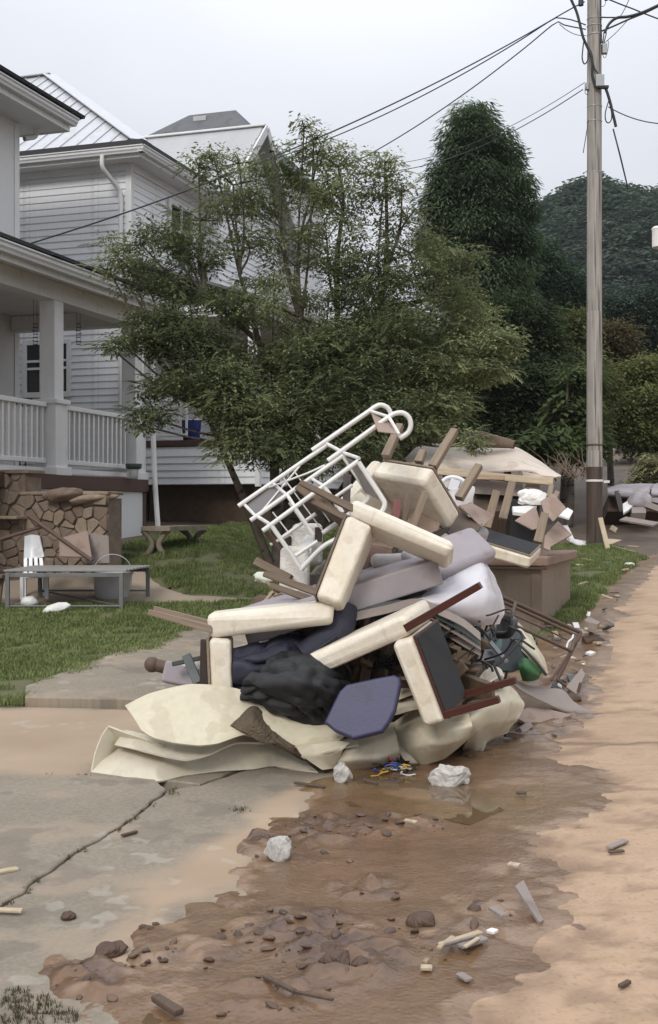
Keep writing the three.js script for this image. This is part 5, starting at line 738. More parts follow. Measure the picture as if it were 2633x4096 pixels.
{ // tangle of wires, then added filler that darkens the gaps
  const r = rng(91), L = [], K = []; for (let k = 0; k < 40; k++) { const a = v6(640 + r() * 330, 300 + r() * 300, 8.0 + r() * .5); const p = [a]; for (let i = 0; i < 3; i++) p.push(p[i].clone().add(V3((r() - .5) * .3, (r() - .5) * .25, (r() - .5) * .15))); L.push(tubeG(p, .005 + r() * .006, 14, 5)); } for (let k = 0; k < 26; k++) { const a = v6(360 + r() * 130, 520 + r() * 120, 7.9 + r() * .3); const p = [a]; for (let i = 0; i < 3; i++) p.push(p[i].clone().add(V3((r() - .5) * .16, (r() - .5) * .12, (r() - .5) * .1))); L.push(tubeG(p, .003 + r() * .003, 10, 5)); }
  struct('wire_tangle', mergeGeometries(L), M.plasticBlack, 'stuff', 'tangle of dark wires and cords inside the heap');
  for (let k = 0; k < 260; k++) { const s = .03 + r() * .09, g = box(s * (1 + r() * 3), s * .3, s * (1 + r()), .004); g.applyMatrix4(mtx(v6(-100 + r() * 950, 330 + r() * 420, 8.05 + r() * .5), r() * 6, 1, r() * 3, r() * 3)); K.push(g); } struct('added_filling', mergeGeometries(K.map(g => { g = g.index ? g.toNonIndexed() : g; return g; })), M.legOld, 'stuff', 'small added pieces filling the inside of the heap to darken its gaps');  // added filler pieces, there to make the gaps look dark
  // added rag masses at the core, so the gaps look dark
  const core = rough(new THREE.IcosahedronGeometry(1, 12), .22, 1.6, 7); core.scale(.8, .85, .5); core.translate(.28, .35, -8.75); struct('added_core_rags', core, M.rag, 'stuff', 'added brown rag mass filling the inside of the heap'); const core2 = rough(new THREE.IcosahedronGeometry(1, 10), .22, 1.6, 9); core2.scale(.5, .5, .4); core2.translate(.75, .45, -9.6); struct('added_core_rags', core2, M.rag, 'stuff', 'added brown rag mass filling the back of the heap');
  const core3 = rough(new THREE.IcosahedronGeometry(1, 10), .2, 1.6, 12); core3.scale(.6, .4, .35); core3.translate(.38, .95, -9.35); struct('added_core_rags', core3, M.rag, 'stuff', 'added brown rag mass under the upturned chair');
}
// ---- right flank: plastics, basket, rack
{ const t = thing('storage_bin', 'open black plastic bin under the white sheet', 'bin'); part('rim', tubeG([v11(460, 570, 9.3), v11(560, 560, 9.2), v11(605, 480, 9.2), v11(590, 420, 9.3), v11(500, 400, 9.6)], .03, 30, 8), M.plasticBlack, t); part('body', sheetG([[v11(450, 420, 9.6), v11(520, 410, 9.5), v11(600, 430, 9.3)], [v11(450, 580, 9.4), v11(520, 590, 9.3), v11(590, 540, 9.2)]], .02, 12, 8), M.plasticBlack, t); }
{ const t = thing('round_hamper', 'round pale cloth hamper with a green side lying on the right flank', 'hamper');
  part('body', sheetG([[v11(560, 590, 10.1), v11(600, 440, 10.3), v11(680, 500, 10.4), v11(760, 570, 10.4)], [v11(640, 680, 9.95), v11(700, 580, 10.0), v11(780, 640, 10.1), v11(830, 690, 10.3)], [v11(740, 780, 9.9), v11(800, 720, 9.9), v11(860, 760, 10.0), v11(890, 800, 10.2)], [v11(840, 880, 9.95), v11(870, 850, 9.9), v11(905, 870, 10.0), v11(915, 905, 10.1)], [v11(905, 945, 10.0), v11(910, 940, 9.98), v11(916, 935, 10.0), v11(922, 930, 10.05)]], .02, 34, 30, .012, 3, 5), M.vinyl, t);
  part('rim', tubeG([v11(560, 585, 9.93), v11(660, 660, 9.86), v11(790, 790, 9.83), v11(870, 890, 9.86), v11(912, 945, 9.92)], .012, 40, 6), M.plasticGrey, t);
  part('green_side', sheetG([[v11(650, 810, 9.82), v11(720, 790, 9.8), v11(800, 850, 9.85), v11(870, 920, 9.9)], [v11(660, 900, 9.75), v11(730, 900, 9.72), v11(800, 930, 9.78), v11(850, 960, 9.85)], [v11(690, 1000, 9.85), v11(740, 1005, 9.82), v11(790, 1000, 9.85), v11(830, 985, 9.9)]], .01, 20, 16), M.green, t);
  part('lid', new THREE.CylinderGeometry(.19, .19, .05, 32).rotateX(1.25).rotateY(.35), M.plasticGrey, t).position.copy(v11(540, 700, 9.9)); }
panel('crumpled teal grey plastic tray', [v11(320, 560, 9.4), v11(370, 510, 9.5), v11(450, 530, 9.5), v11(445, 620, 9.4), v11(330, 640, 9.3)], .02, M.plasticGrey, 'plastic_tray', 'tray'); panel('dark plastic crate side in the right flank', [v11(235, 720, 9.1), v11(390, 700, 9.2), v11(430, 800, 9.0), v11(240, 830, 8.9)], .03, M.plasticBlack, 'crate_side', 'crate'); panel('teal plastic shard beside the round hamper', [v11(440, 640, 9.6), v11(485, 575, 9.7), v11(500, 640, 9.6), v11(460, 760, 9.5)], .01, M.teal, 'plastic_shard', 'shard'); timber('steel tube lying among the plastics', v11(385, 640, 9.2), v11(535, 820, 9.0), .03, .03, M.galv); panel('dull grey box lid in front of the crate', [v11(110, 850, 8.9), v11(240, 800, 9.0), v11(300, 910, 8.9), v11(180, 1000, 8.7)], .02, M.plasticGrey, 'box_lid', 'lid'); panel('small white label card in the plastics', [v11(275, 795, 8.85), v11(320, 790, 8.85), v11(325, 806, 8.85), v11(285, 812, 8.85)], .004, M.paper, 'card', 'card');
{ const t = thing('wire_rack', 'rusty metal rack tipped over at the right of the heap', 'rack'); const S = (a, b, r = .014) => part('bar', rodG(a, b, r, 8), M.rust, t); S(v11(495, 210, 10.6), v11(1238, 545, 11.1), .018); S(v11(515, 262, 10.4), v11(1195, 572, 10.9)); S(v11(520, 345, 10.2), v11(900, 510, 10.5), .009); S(v11(490, 420, 10.0), v11(1150, 722, 10.6)); S(v11(622, 265, 10.55), v11(570, 445, 10.1), .016); S(v11(1238, 545, 11.1), v11(970, 1085, 10.75), .02); S(v11(1190, 572, 10.9), v11(1150, 722, 10.6)); S(v11(870, 490, 10.5), v11(1005, 488, 10.8), .009); part('bent_wire', tubeG([v11(1170, 555, 10.9), v11(1160, 600, 10.8), v11(1120, 640, 10.75), v11(1105, 695, 10.7)], .01, 20, 6), M.paper, t); S(v11(1150, 722, 10.6), v11(960, 1000, 10.5), .012); S(v11(1010, 990, 10.7), v11(1215, 1130, 10.7), .014); S(v11(900, 510, 10.5), v11(1110, 615, 10.7), .007); }
single('warped_panel', 'warped grey-brown panel sliding off the right foot of the heap', 'panel', sheetG([[v11(530, 955, 9.9), v11(700, 1040, 10.0), v11(900, 1085, 10.1), v11(1060, 1095, 10.1), v11(1170, 1200, 10.0), v11(1270, 1262, 9.9), v11(1398, 1312, 9.8)], [v11(545, 985, 9.6), v11(660, 1090, 9.6), v11(800, 1170, 9.6), v11(930, 1230, 9.65), v11(1080, 1290, 9.7), v11(1200, 1310, 9.72), v11(1396, 1320, 9.76)]], .014, 50, 14, .008, 5, 4), M.board);
single('warped_panel', 'mud-stained smaller panel with a torn corner at the right foot of the heap', 'panel', sheetG([[v11(600, 1345, 9.0), v11(720, 1270, 9.5), v11(880, 1270, 9.7), v11(1010, 1295, 9.6), v11(1155, 1332, 9.5)], [v11(700, 1400, 9.1), v11(800, 1370, 9.3), v11(940, 1370, 9.4), v11(1040, 1380, 9.35), v11(1085, 1360, 9.4)], [v11(800, 1455, 9.12), v11(835, 1462, 9.1), v11(920, 1445, 9.15), v11(1010, 1425, 9.2), v11(1078, 1405, 9.22)]], .014, 40, 20, .006, 6, 5), M.boardPink);
panel('pale grey board propped upright beside the rack foot', [v11(1100, 1045, 10.6), v11(1250, 880, 10.8), v11(1280, 930, 10.7), v11(1195, 1125, 10.5)], .02, M.board); timber('dark stake beside the propped board', v11(1240, 1020, 10.4), v11(1215, 1110, 10.4), .025, .02, M.rust); timber('grey pipe stub below the torn panel', v11(655, 1490, 8.75), v11(750, 1420, 8.9), .05, .05, M.board); timber('charred stick lying below the vinyl at the right', v11(520, 1510, 8.6), v11(880, 1560, 8.7), .035, .03, M.plankDark); panel('broken black plastic piece in the mud below the torn panel', [v11(800, 1540, 8.6), v11(885, 1530, 8.65), v11(880, 1590, 8.55), v11(820, 1600, 8.5)], .03, M.plasticBlack, 'plastic_piece', 'plastic');
// ---- brown counter
{ const c = V3(0, 0, 0), t = thing('wooden_counter', 'mud-stained brown wooden counter standing behind the heap', 'counter', [(1266 - CX) * 14 / FOCAL, G(2.4, 14) - .05, -14]); t.rotation.y = TURN; const h = .80; part('front', box(1.3, h, .03, .004).translate(-.65, h / 2, -.03), M.cabinet, t); part('side', box(.03, h, 2.6, .004).translate(-.02, h / 2, -1.35), M.cabinet, t); part('inner_side', box(.03, h, 2.6).translate(-1.28, h / 2, -1.35), M.cabinet, t); part('back', box(1.26, h, .03).translate(-.65, h / 2, -2.62), M.cabinet, t);
  part('stile', box(.1, h - .02, .012, .003).translate(-.06, h / 2, -.008), M.cabinet, t); part('stile', box(.012, h - .02, .1, .003).translate(.0, h / 2, -.09), M.cabinet, t);
  part('top', rough(box(1.46, .11, 2.8, .02), .012, 3, 4).translate(-.64, h + .056, -1.32), M.cabinetTop, t); part('top_edge', rough(box(1.44, .03, .03, .008), .008, 5, 6).translate(-.64, h - .02, .06), M.plankDark, t); }
// ---- cartons behind the upside-down chair
panel('flattened brown carton flap tilted behind the upside-down chair', [v9(1300, 540, 14.6), v9(1390, 478, 14.8), v9(1475, 575, 14.6), v9(1385, 678, 14.3), v9(1325, 590, 14.4)], .012, M.boardPink, 'carton', 'carton'); panel('pinkish carton side below the tilted flap', [v9(1130, 655, 14.4), v9(1270, 555, 14.8), v9(1315, 700, 14.4), v9(1250, 715, 14.3)], .012, M.boardPink, 'carton', 'carton'); panel('brown board resting on the counter end', [v9(1320, 855, 14.1), v9(1345, 740, 14.4), v9(1420, 665, 15), v9(1525, 740, 14.8), v9(1375, 830, 14.2), v9(1370, 858, 14.1)], .02, M.boardPink); panel('white foam sheet lying on the black box', [v9(1115, 545, 15.2), v9(1280, 548, 15.4), v9(1270, 600, 15), v9(1118, 595, 15)], .04, M.paper, 'foam_sheet', 'foam'); panel('black box behind the foam sheet', [v9(1090, 860, 15.4), v9(1105, 505, 15.4), v9(1300, 520, 15.4), v9(1290, 860, 15.4)], .35, M.plasticBlack, 'black_box', 'box'); single('crumpled_paper', 'crumpled pinkish white paper ball above the foam sheet', 'paper', chunkG(.2, .13, .14, 17), M.paper).position.copy(v9(1270, 505, 15.4)); panel('white torn packaging hanging right of the cartons', [v9(1455, 690, 15), v9(1490, 685, 15.2), v9(1540, 790, 15), v9(1510, 800, 14.8)], .01, M.paper, 'packaging', 'packaging'); panel('white packaging scrap behind the carton flap', [v9(1420, 640, 15.1), v9(1490, 565, 15.4), v9(1525, 610, 15.3), v9(1500, 640, 15)], .02, M.paper, 'packaging', 'packaging'); timber('thin post behind the cartons, left', v9(1360, 500, 15.2), v9(1378, 415, 15.4), .06, .05, M.legMud); timber('thin post behind the cartons, right', v9(1395, 510, 15.2), v9(1418, 460, 15.3), .06, .05, M.legMud); // ---- pale tarp heap further back
single('tarp_heap', 'big pale cream tarp draped over a second heap behind', 'tarp', sheetG([[v9(380, 235, 17.5), v9(470, 155, 18), v9(620, 132, 18.2), v9(830, 160, 18.4), v9(1000, 150, 18.4), v9(1130, 150, 18.2), v9(1280, 235, 17.8), v9(1380, 305, 17.2), v9(1445, 350, 16.6)], [v9(390, 260, 17.2), v9(500, 230, 17.2), v9(650, 220, 17.3), v9(850, 250, 17.3), v9(1000, 240, 17.2), v9(1130, 240, 17.0), v9(1260, 280, 16.8), v9(1360, 320, 16.6), v9(1440, 354, 16.5)], [v9(420, 290, 17), v9(520, 290, 16.8), v9(650, 315, 16.7), v9(830, 330, 16.6), v9(1000, 318, 16.5), v9(1120, 315, 16.4), v9(1240, 318, 16.3), v9(1310, 345, 16.3), v9(1400, 362, 16.4)]], .02, 60, 24, .02, 7, 2), M.tarpCream);
single('rolled_rug', 'muddy rolled rug lying on top of the pale tarp heap', 'rug', rough(limbG([v9(820, 105, 18.2), v9(900, 95, 18.0), v9(1000, 115, 17.8), v9(1125, 140, 17.7)], .15, .06, 24, 14), .02, 3, 4), M.legOld);
single('torn_flap', 'hanging corner of the pale tarp at its right end', 'tarp', sheetG([[v9(1180, 318, 16.2), v9(1300, 340, 16.1), v9(1400, 360, 16.2)], [v9(1190, 350, 16.2), v9(1280, 372, 16.1), v9(1320, 400, 16.1)]], .01, 16, 8, .01, 3, 4), M.tarpCream);
timber('long pale batten under the pale tarp', v9(600, 318, 16.2), v9(1390, 392, 16.0), .09, .05, M.plankPale); timber('yellow-brown plank under the pale tarp', v9(860, 358, 16.0), v9(1060, 364, 15.9), .06, .04, M.plank);
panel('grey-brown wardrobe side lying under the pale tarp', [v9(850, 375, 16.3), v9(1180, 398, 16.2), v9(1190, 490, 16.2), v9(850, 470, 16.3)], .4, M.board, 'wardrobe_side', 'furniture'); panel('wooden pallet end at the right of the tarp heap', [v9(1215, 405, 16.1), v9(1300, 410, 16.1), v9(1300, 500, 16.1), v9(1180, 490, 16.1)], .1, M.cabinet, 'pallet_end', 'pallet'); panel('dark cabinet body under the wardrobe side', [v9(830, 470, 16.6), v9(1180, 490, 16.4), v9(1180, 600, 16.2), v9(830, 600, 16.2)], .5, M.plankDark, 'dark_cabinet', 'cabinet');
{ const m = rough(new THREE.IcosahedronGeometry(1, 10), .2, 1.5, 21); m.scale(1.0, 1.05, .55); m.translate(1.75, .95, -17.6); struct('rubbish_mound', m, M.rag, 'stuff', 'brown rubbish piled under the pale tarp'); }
{ const t = thing('arched_chair', 'white plastic chair with arched back between the heaps', 'chair'), d = 11.5; part('back_hoop', tubeG([v9(620, 470, d), v9(630, 395, d), v9(680, 360, d), v9(750, 368, d), v9(810, 410, d), v9(840, 440, d)], .02, 30, 8), M.plasticWhite, t); part('back_shell', sheetG([[v9(630, 395, d), v9(690, 362, d), v9(760, 372, d), v9(810, 410, d)], [v9(640, 440, d - .05), v9(700, 420, d), v9(750, 430, d), v9(800, 440, d - .05)]], .015, 14, 8), M.leatherGrey, t); for (const [lx, ly, ld] of [[660, 560, d - .25], [820, 540, d - .15], [650, 480, d + .1], [830, 450, d + .1]]) { const a = v9(lx, ly, ld); part('leg', rodG(V3(a.x, G(a.x, ld) - .02, a.z), a, .02), M.plasticWhite, t); } part('slat', barG(v9(700, 450, d - .02), v9(725, 375, d - .02), .09, .02), M.plasticWhite, t); part('seat', sheetG([[v9(640, 470, d), v9(720, 440, d), v9(835, 420, d)], [v9(640, 500, d - .2), v9(740, 490, d - .2), v9(855, 440, d - .1)], [v9(680, 560, d - .3), v9(750, 560, d - .3), v9(830, 530, d - .2)]], .02, 16, 14), M.leatherGrey, t); }
// ---- cream vinyl flooring at the foot of the heap
const vin = (label, rows, nu = 50, nv = 26, m = M.vinyl, th = .008, wob = .008, s = 3) => single('vinyl_sheet', label, 'vinyl flooring', sheetG(rows, th, nu, nv, wob, s, -5), m);
vin('large cream vinyl flooring flap lying on top at the front left of the heap', [[v5(282, 735, 7.62), v5(420, 668, 7.66), v5(640, 615, 7.68), v5(860, 630, 7.68), v5(1070, 690, 7.66), v5(1280, 785, 7.64), v5(1540, 878, 7.62)], [v5(312, 775, 7.57), v5(440, 725, 7.58), v5(640, 690, 7.59), v5(850, 705, 7.59), v5(1070, 760, 7.59), v5(1270, 845, 7.58), v5(1510, 900, 7.58)], [v5(345, 825, 7.5), v5(450, 825, 7.47), v5(640, 835, 7.45), v5(830, 825, 7.46), v5(1060, 860, 7.5), v5(1250, 915, 7.53), v5(1490, 920, 7.55)], [v5(372, 872, 7.44), v5(440, 912, 7.38), v5(560, 942, 7.35), v5(690, 956, 7.33), v5(800, 945, 7.35), v5(960, 895, 7.45), v5(1150, 945, 7.49), v5(1250, 968, 7.51), v5(1478, 932, 7.54)]], 70, 44, M.vinyl, .012, .006, 3);
vin('middle fold of vinyl flooring under the cream flap', [[v5(285, 868, 7.7), v5(360, 890, 7.66), v5(480, 925, 7.6), v5(620, 945, 7.58), v5(790, 935, 7.6), v5(900, 895, 7.64), v5(1050, 930, 7.7)], [v5(225, 955, 7.66), v5(360, 985, 7.5), v5(500, 1020, 7.42), v5(625, 1036, 7.38), v5(760, 1005, 7.44), v5(900, 945, 7.53), v5(1060, 945, 7.6)]], 50, 12, M.vinylBack, .012, .006, 5);
vin('bottom fold of vinyl flooring resting on the drive at the front left', [[v5(240, 975, 7.76), v5(330, 990, 7.68), v5(470, 1020, 7.6), v5(620, 1030, 7.6), v5(780, 985, 7.66), v5(950, 940, 7.72), v5(1110, 955, 7.76), v5(1240, 1010, 7.74), v5(1365, 1106, 7.6)], [v5(150, 1050, 7.64), v5(290, 1068, 7.54), v5(440, 1085, 7.44), v5(600, 1068, 7.54), v5(780, 1040, 7.62), v5(950, 1005, 7.67), v5(1100, 1005, 7.72), v5(1230, 1048, 7.7), v5(1362, 1107, 7.6)], [v5(92, 1108, 7.57), v5(280, 1136, 7.43), v5(462, 1158, 7.325), v5(620, 1125, 7.48), v5(800, 1102, 7.59), v5(1000, 1088, 7.66), v5(1100, 1070, 7.74), v5(1150, 1080, 7.7), v5(1360, 1108, 7.58)]], 60, 20, M.vinylBack, .012, .006, 7);
vin('loop of folded vinyl flooring at the far left end', [[v5(188, 846, 7.66), v5(230, 862, 7.69), v5(300, 880, 7.72)], [v5(150, 900, 7.64), v5(210, 930, 7.69), v5(260, 960, 7.76)], [v5(112, 1000, 7.61), v5(190, 1000, 7.69), v5(240, 985, 7.8)], [v5(90, 1106, 7.58), v5(160, 1055, 7.66), v5(215, 1000, 7.78)]], 16, 30, M.vinylBack, .012, .004, 8);
vin('upper lip of the folded vinyl at the left end', [[v5(188, 846, 7.65), v5(280, 880, 7.62), v5(380, 915, 7.57), v5(500, 955, 7.51)], [v5(215, 960, 7.8), v5(300, 985, 7.75), v5(400, 1010, 7.67), v5(500, 1030, 7.6)]], 30, 10, M.vinylBack, .012, .004, 9);
single('soggy_padding', 'brown soaked carpet padding showing through the torn vinyl', 'padding', rough(sheetG([[v5(870, 842, 7.44), v5(990, 738, 7.56), v5(1060, 790, 7.565), v5(1120, 880, 7.5), v5(1230, 960, 7.48)], [v5(940, 880, 7.425), v5(1000, 830, 7.455), v5(1080, 890, 7.475), v5(1160, 955, 7.46), v5(1250, 1000, 7.5)], [v5(1040, 940, 7.44), v5(1100, 945, 7.45), v5(1180, 980, 7.5), v5(1280, 1030, 7.58), v5(1390, 1085, 7.62)]], .012, 60, 34, .012, 4, 9), .006, 22, 3), M.padding);
vin('stained vinyl edge between the flap and the right rolls', [[v5(1240, 965, 7.45), v5(1330, 950, 7.5), v5(1475, 930, 7.5), v5(1540, 940, 7.5)], [v5(1270, 1010, 7.45), v5(1350, 1010, 7.48), v5(1440, 1000, 7.5), v5(1500, 980, 7.5)], [v5(1380, 1090, 7.52), v5(1420, 1085, 7.55), v5(1450, 1080, 7.58), v5(1460, 1075, 7.6)]], 24, 18, M.vinyl, .01, .012, 11);
vin('torn vinyl tongue lying right of the flap', [[v6(-20, 1000, 7.55), v6(100, 970, 7.55), v6(200, 935, 7.6), v6(285, 930, 7.65)], [v6(20, 1030, 7.5), v6(130, 995, 7.48), v6(210, 975, 7.5), v6(290, 965, 7.55)]], 24, 8, M.vinylBack, .012, .01, 12);
vin('low roll of vinyl flooring in front of the blue seat pad', [[v6(285, 932, 7.75), v6(340, 900, 7.85), v6(400, 875, 7.9), v6(460, 850, 7.95)], [v6(220, 990, 7.55), v6(320, 965, 7.6), v6(400, 945, 7.68), v6(475, 915, 7.75)], [v6(160, 1045, 7.58), v6(280, 1030, 7.55), v6(390, 1020, 7.6), v6(485, 985, 7.7)], [v6(165, 1082, 7.68), v6(280, 1080, 7.66), v6(390, 1062, 7.7), v6(492, 1028, 7.78)]], 30, 26, M.vinylBack, .012, .006, 13);
vin('curled sheet of vinyl flooring under the middle chair', [[v6(455, 862, 8.0), v6(520, 815, 8.05), v6(600, 766, 8.1), v6(650, 800, 8.05), v6(735, 835, 7.85), v6(830, 808, 7.75)], [v6(480, 920, 7.85), v6(550, 890, 7.75), v6(620, 870, 7.7), v6(690, 880, 7.62), v6(760, 880, 7.6), v6(848, 865, 7.65)], [v6(520, 985, 7.8), v6(570, 970, 7.7), v6(640, 955, 7.6), v6(700, 955, 7.58), v6(770, 940, 7.6), v6(835, 910, 7.7)], [v6(590, 1060, 7.82), v6(610, 1058, 7.78), v6(650, 1045, 7.75), v6(710, 1025, 7.75), v6(760, 985, 7.75), v6(810, 945, 7.8)]], 44, 30, M.vinyl, .012, .006, 14);
vin('inner curl of vinyl showing beside the curled sheet', [[v6(455, 862, 7.98), v6(500, 935, 7.85), v6(545, 1000, 7.8), v6(590, 1058, 7.8)], [v6(460, 900, 7.9), v6(480, 980, 7.8), v6(520, 1040, 7.78), v6(585, 1058, 7.82)]], 24, 10, M.vinylBack, .012, .004, 15);
vin('bulging cream vinyl sheet at the right foot of the heap', [[v6(740, 830, 8.0), v6(820, 760, 8.3), v6(900, 690, 8.6), v6(1000, 655, 8.9), v6(1060, 700, 9.0)], [v6(790, 880, 7.85), v6(850, 820, 7.9), v6(930, 760, 8.0), v6(1030, 740, 8.3), v6(1102, 760, 8.7)], [v6(820, 930, 7.95), v6(870, 890, 7.95), v6(930, 850, 8.0), v6(1000, 840, 8.2), v6(1075, 825, 8.5)], [v6(800, 990, 8.2), v6(860, 985, 8.15), v6(905, 935, 8.15), v6(960, 900, 8.25), v6(1040, 870, 8.45)], [v6(830, 1000, 8.3), v6(870, 1003, 8.25), v6(900, 1000, 8.2), v6(915, 945, 8.25), v6(1020, 900, 8.45)]], 40, 40, M.vinyl, .012, .008, 16);
vin('pale vinyl corner poking up behind the lower red-brown leg', [[v6(860, 660, 8.3), v6(910, 600, 8.6), v6(955, 572, 8.8), v6(990, 590, 8.8)], [v6(880, 700, 8.2), v6(940, 650, 8.3), v6(990, 620, 8.4), v6(1020, 650, 8.5)]], 20, 10, M.leather, .012, .004, 17);
for (const [rows, l] of [[[[v6(470, 690, 7.95), v6(540, 650, 8.0), v6(620, 640, 8.05)], [v6(480, 730, 7.85), v6(550, 705, 7.85), v6(640, 690, 7.9)]], 'upper fold of vinyl right of the blue seat pad'], [[[v6(470, 770, 7.9), v6(550, 740, 7.95), v6(640, 720, 8.0)], [v6(465, 805, 7.8), v6(550, 780, 7.8), v6(640, 765, 7.85)]], 'lower fold of vinyl right of the blue seat pad']]) vin(l, rows, 20, 8, M.leather, .03, .004, 18);
// ---- odds at the left flank
{ const t = thing('lamp_pole', 'fallen metal lamp pole with a grey box at the left of the heap', 'lamp'); part('pole', rodG(v5(430, 500, 8.6), v5(520, 520, 8.6), .045, 14), M.rust, t); part('cap', new THREE.SphereGeometry(.055, 14, 10), M.rust, t).position.copy(v5(432, 502, 8.6)); part('box', barG(v5(500, 540, 8.6), v5(720, 585, 8.6), .15, .16, V3(0, .2, 1), .02), M.mattress, t); }
timber('black bent metal rod at the left flank', v5(545, 500, 8.4), v5(705, 465, 8.4), .03, .03, M.blackMetal); timber('grey metal leg leaning at the left flank', v5(625, 452, 8.2), v5(690, 610, 8.1), .06, .05, M.plasticGrey); panel('white strip of sheet behind the left chair', [v5(600, 505, 8.5), v5(710, 475, 8.5), v5(712, 530, 8.5), v5(640, 520, 8.5)], .01, M.paper, 'sheet_scrap', 'sheet');
timber('dark bar standing for the black underside of the left chair seat', v5(738, 360, 7.75), v5(732, 630, 7.75), .075, .04, M.legDark, V3(0, 0, 1));  // added bar in place of the seat's black underside seen edge-on
for (const [a, b, l] of [[[1000, 225], [1135, 105], 'pale straw batten poking out left below the foam'], [[985, 245], [1110, 90], 'second pale straw batten poking out left below the foam'], [[1050, 150], [1140, 150], 'short splintered stick at the left flank']]) timber(l, v5(a[0], a[1], 8.6), v5(b[0], b[1], 8.6), .02, .015, M.plankPale);
panel('torn white plastic scrap at the left edge of the bed base', [v5(935, 200, 8.7), v5(960, 195, 8.7), v5(985, 235, 8.7), v5(955, 247, 8.7)], .005, M.paper, 'plastic_scrap', 'scrap');
{ const r = rng(17), L = []; for (let k = 0; k < 60; k++) { const a = at(640 + r() * 80, 1385 + r() * 45, 8.5 + r() * .4), b = a.clone().add(V3((r() - .5) * .35, (r() - .4) * .14, (r() - .5) * .2)); L.push(rodG(a, b, .006 + r() * .008, 5)); } struct('splinters', mergeGeometries(L), M.plank, 'stuff', 'loose brown splinters and straw at the left flank of the heap'); const q = single('dirt_lump', 'brown lump of sodden carpet at the left flank of the heap', 'carpet', stoneG(.3, .12, .2, 23, .4), M.clod); q.position.copy(at(690, 1425, 8.75)); const s = single('cloth_scrap', 'pale green cloth scrap on the grass at the left of the heap', 'cloth', stoneG(.1, .045, .07, 25, .4), mat(.5, .52, .42, .9)); s.position.copy(at(622, 1352, 9.6)); }
// ================================================================ SMALL THINGS ON THE GROUND
const on = (o, px, py, up = 0) => { const p = gp(px, py); o.position.set(p.x, p.y + up, p.z); return o; };
on(single('white_rubble', 'small round white rubble lump by the vinyl foot', 'rubble', chunkG(.055, .06, .05, 3), M.plaster), 802, 1832, .045);
on(single('white_rubble', 'large angular white plaster lump in the wet mud', 'rubble', chunkG(.115, .085, .08, 5), M.plaster), 1054, 1838, .05);
on(single('white_rubble', 'white plaster lump at the left rim of the mud', 'rubble', chunkG(.055, .065, .05, 9), M.plaster), 652, 2018, .05).rotation.z = -.5;
const CL = 'clods of mud';
[[988, 2170, .055], [866, 2240, .03], [160, 2150, .028], [1110, 2135, .03], [1118, 2120, .025], [872, 2250, .028], [605, 1972, .035], [640, 1978, .03], [790, 2255, .05], [842, 2262, .035], [700, 2200, .04], [1385, 1505, .12], [1345, 1640, .06], [255, 2235, .045], [275, 2228, .035], [240, 2242, .03], [350, 2178, .018], [335, 2172, .016], [365, 2166, .014], [770, 2235, .04]].forEach(([x, y, s], i) => on(single('mud_clod', ['largest lone mud clod on the wet mud', 'small brown clod of mud lying on the wet ground'][i ? 1 : 0], 'mud clod', stoneG(s, s * .7, s, 60 + i, .4), M.clod, i ? CL : undefined), x, y, s * .35));
const scrap = (label, x0, y0, x1, y1, w, th, m, up = .03, nm = 'wood_scrap', cat = 'wood scrap') => { const a = gp(x0, y0, up), b = gp(x1, y1, up); return single(nm, label, cat, rough(barG(a, b, w, th, V3(0, 1, .1), th * .3), th * .3, 12, (x0 + y0) | 0), m); };
scrap('pale wood sliver in the mud behind the lone clump', 948, 1944, 975, 1950, .022, .012, M.plankPale, .055);
scrap('flat pale chip on the mud near the sand', 1190, 2036, 1216, 2040, .035, .012, M.plankPale, .03); scrap('dark stick lying in the mud by the small rubble', 850, 1837, 885, 1845, .02, .015, M.plankDark, .03); scrap('small dark chip with a white edge', 1208, 1868, 1232, 1868, .03, .014, M.plankDark, .03); scrap('grey-brown splinter of wood standing from the mud', 1150, 2160, 1180, 2178, .03, .014, M.board, .06);
panel('sharp triangular pale tile shard in the mud', [gp(1205, 2120, .08), gp(1225, 2110, .09), gp(1272, 2166, .02), gp(1262, 2170, .02)], .012, M.board, 'tile_shard', 'shard');
scrap('bundle of split pale wood in the mud, upper piece', 1030, 2238, 1125, 2206, .026, .014, M.plankPale, .04); scrap('bundle of split pale wood in the mud, lower piece', 1075, 2236, 1135, 2216, .035, .014, M.board, .035); scrap('bundle of split pale wood in the mud, left splinter', 1028, 2244, 1060, 2218, .018, .012, M.plankPale, .04); scrap('bundle of split pale wood in the mud, thin middle splinter', 1042, 2242, 1112, 2222, .012, .01, M.board, .05); scrap('bundle of split pale wood in the mud, crooked right splinter', 1088, 2246, 1120, 2224, .016, .01, M.plankPale, .045); scrap('light chip above the split wood bundle', 1144, 2194, 1162, 2200, .03, .014, M.paper, .03);
scrap('small block of wood at the lower middle', 984, 2276, 1012, 2278, .03, .014, M.plankPale, .02); scrap('tiny reddish chip beside the small block', 990, 2268, 1003, 2270, .03, .02, M.plank, .03); scrap('pale curved scrap half sunk in the mud', 1075, 2292, 1100, 2308, .03, .012, M.board, .02);
scrap('dark twig lying at the bottom of the mud', 620, 2305, 690, 2342, .018, .014, M.plankDark, .03); scrap('long thin dark twig at the bottom of the mud', 690, 2342, 780, 2360, .012, .01, M.plankDark, .03); scrap('black root piece at the bottom left of the mud', 365, 2355, 420, 2392, .035, .025, M.plankDark, .03); scrap('dark forked root lying on the sand at the lower right', 1450, 2318, 1472, 2305, .018, .014, M.plankDark, .015); scrap('pale broken lath on the grey slab at the left edge', -8, 2052, 42, 2042, .035, .014, M.plankPale, .02); scrap('pale lath end on the drive near the left edge', -8, 2138, 52, 2140, .028, .012, M.plankPale, .015); scrap('brown bark chip on the drive', 285, 1960, 320, 1950, .02, .012, M.plankDark, .01);
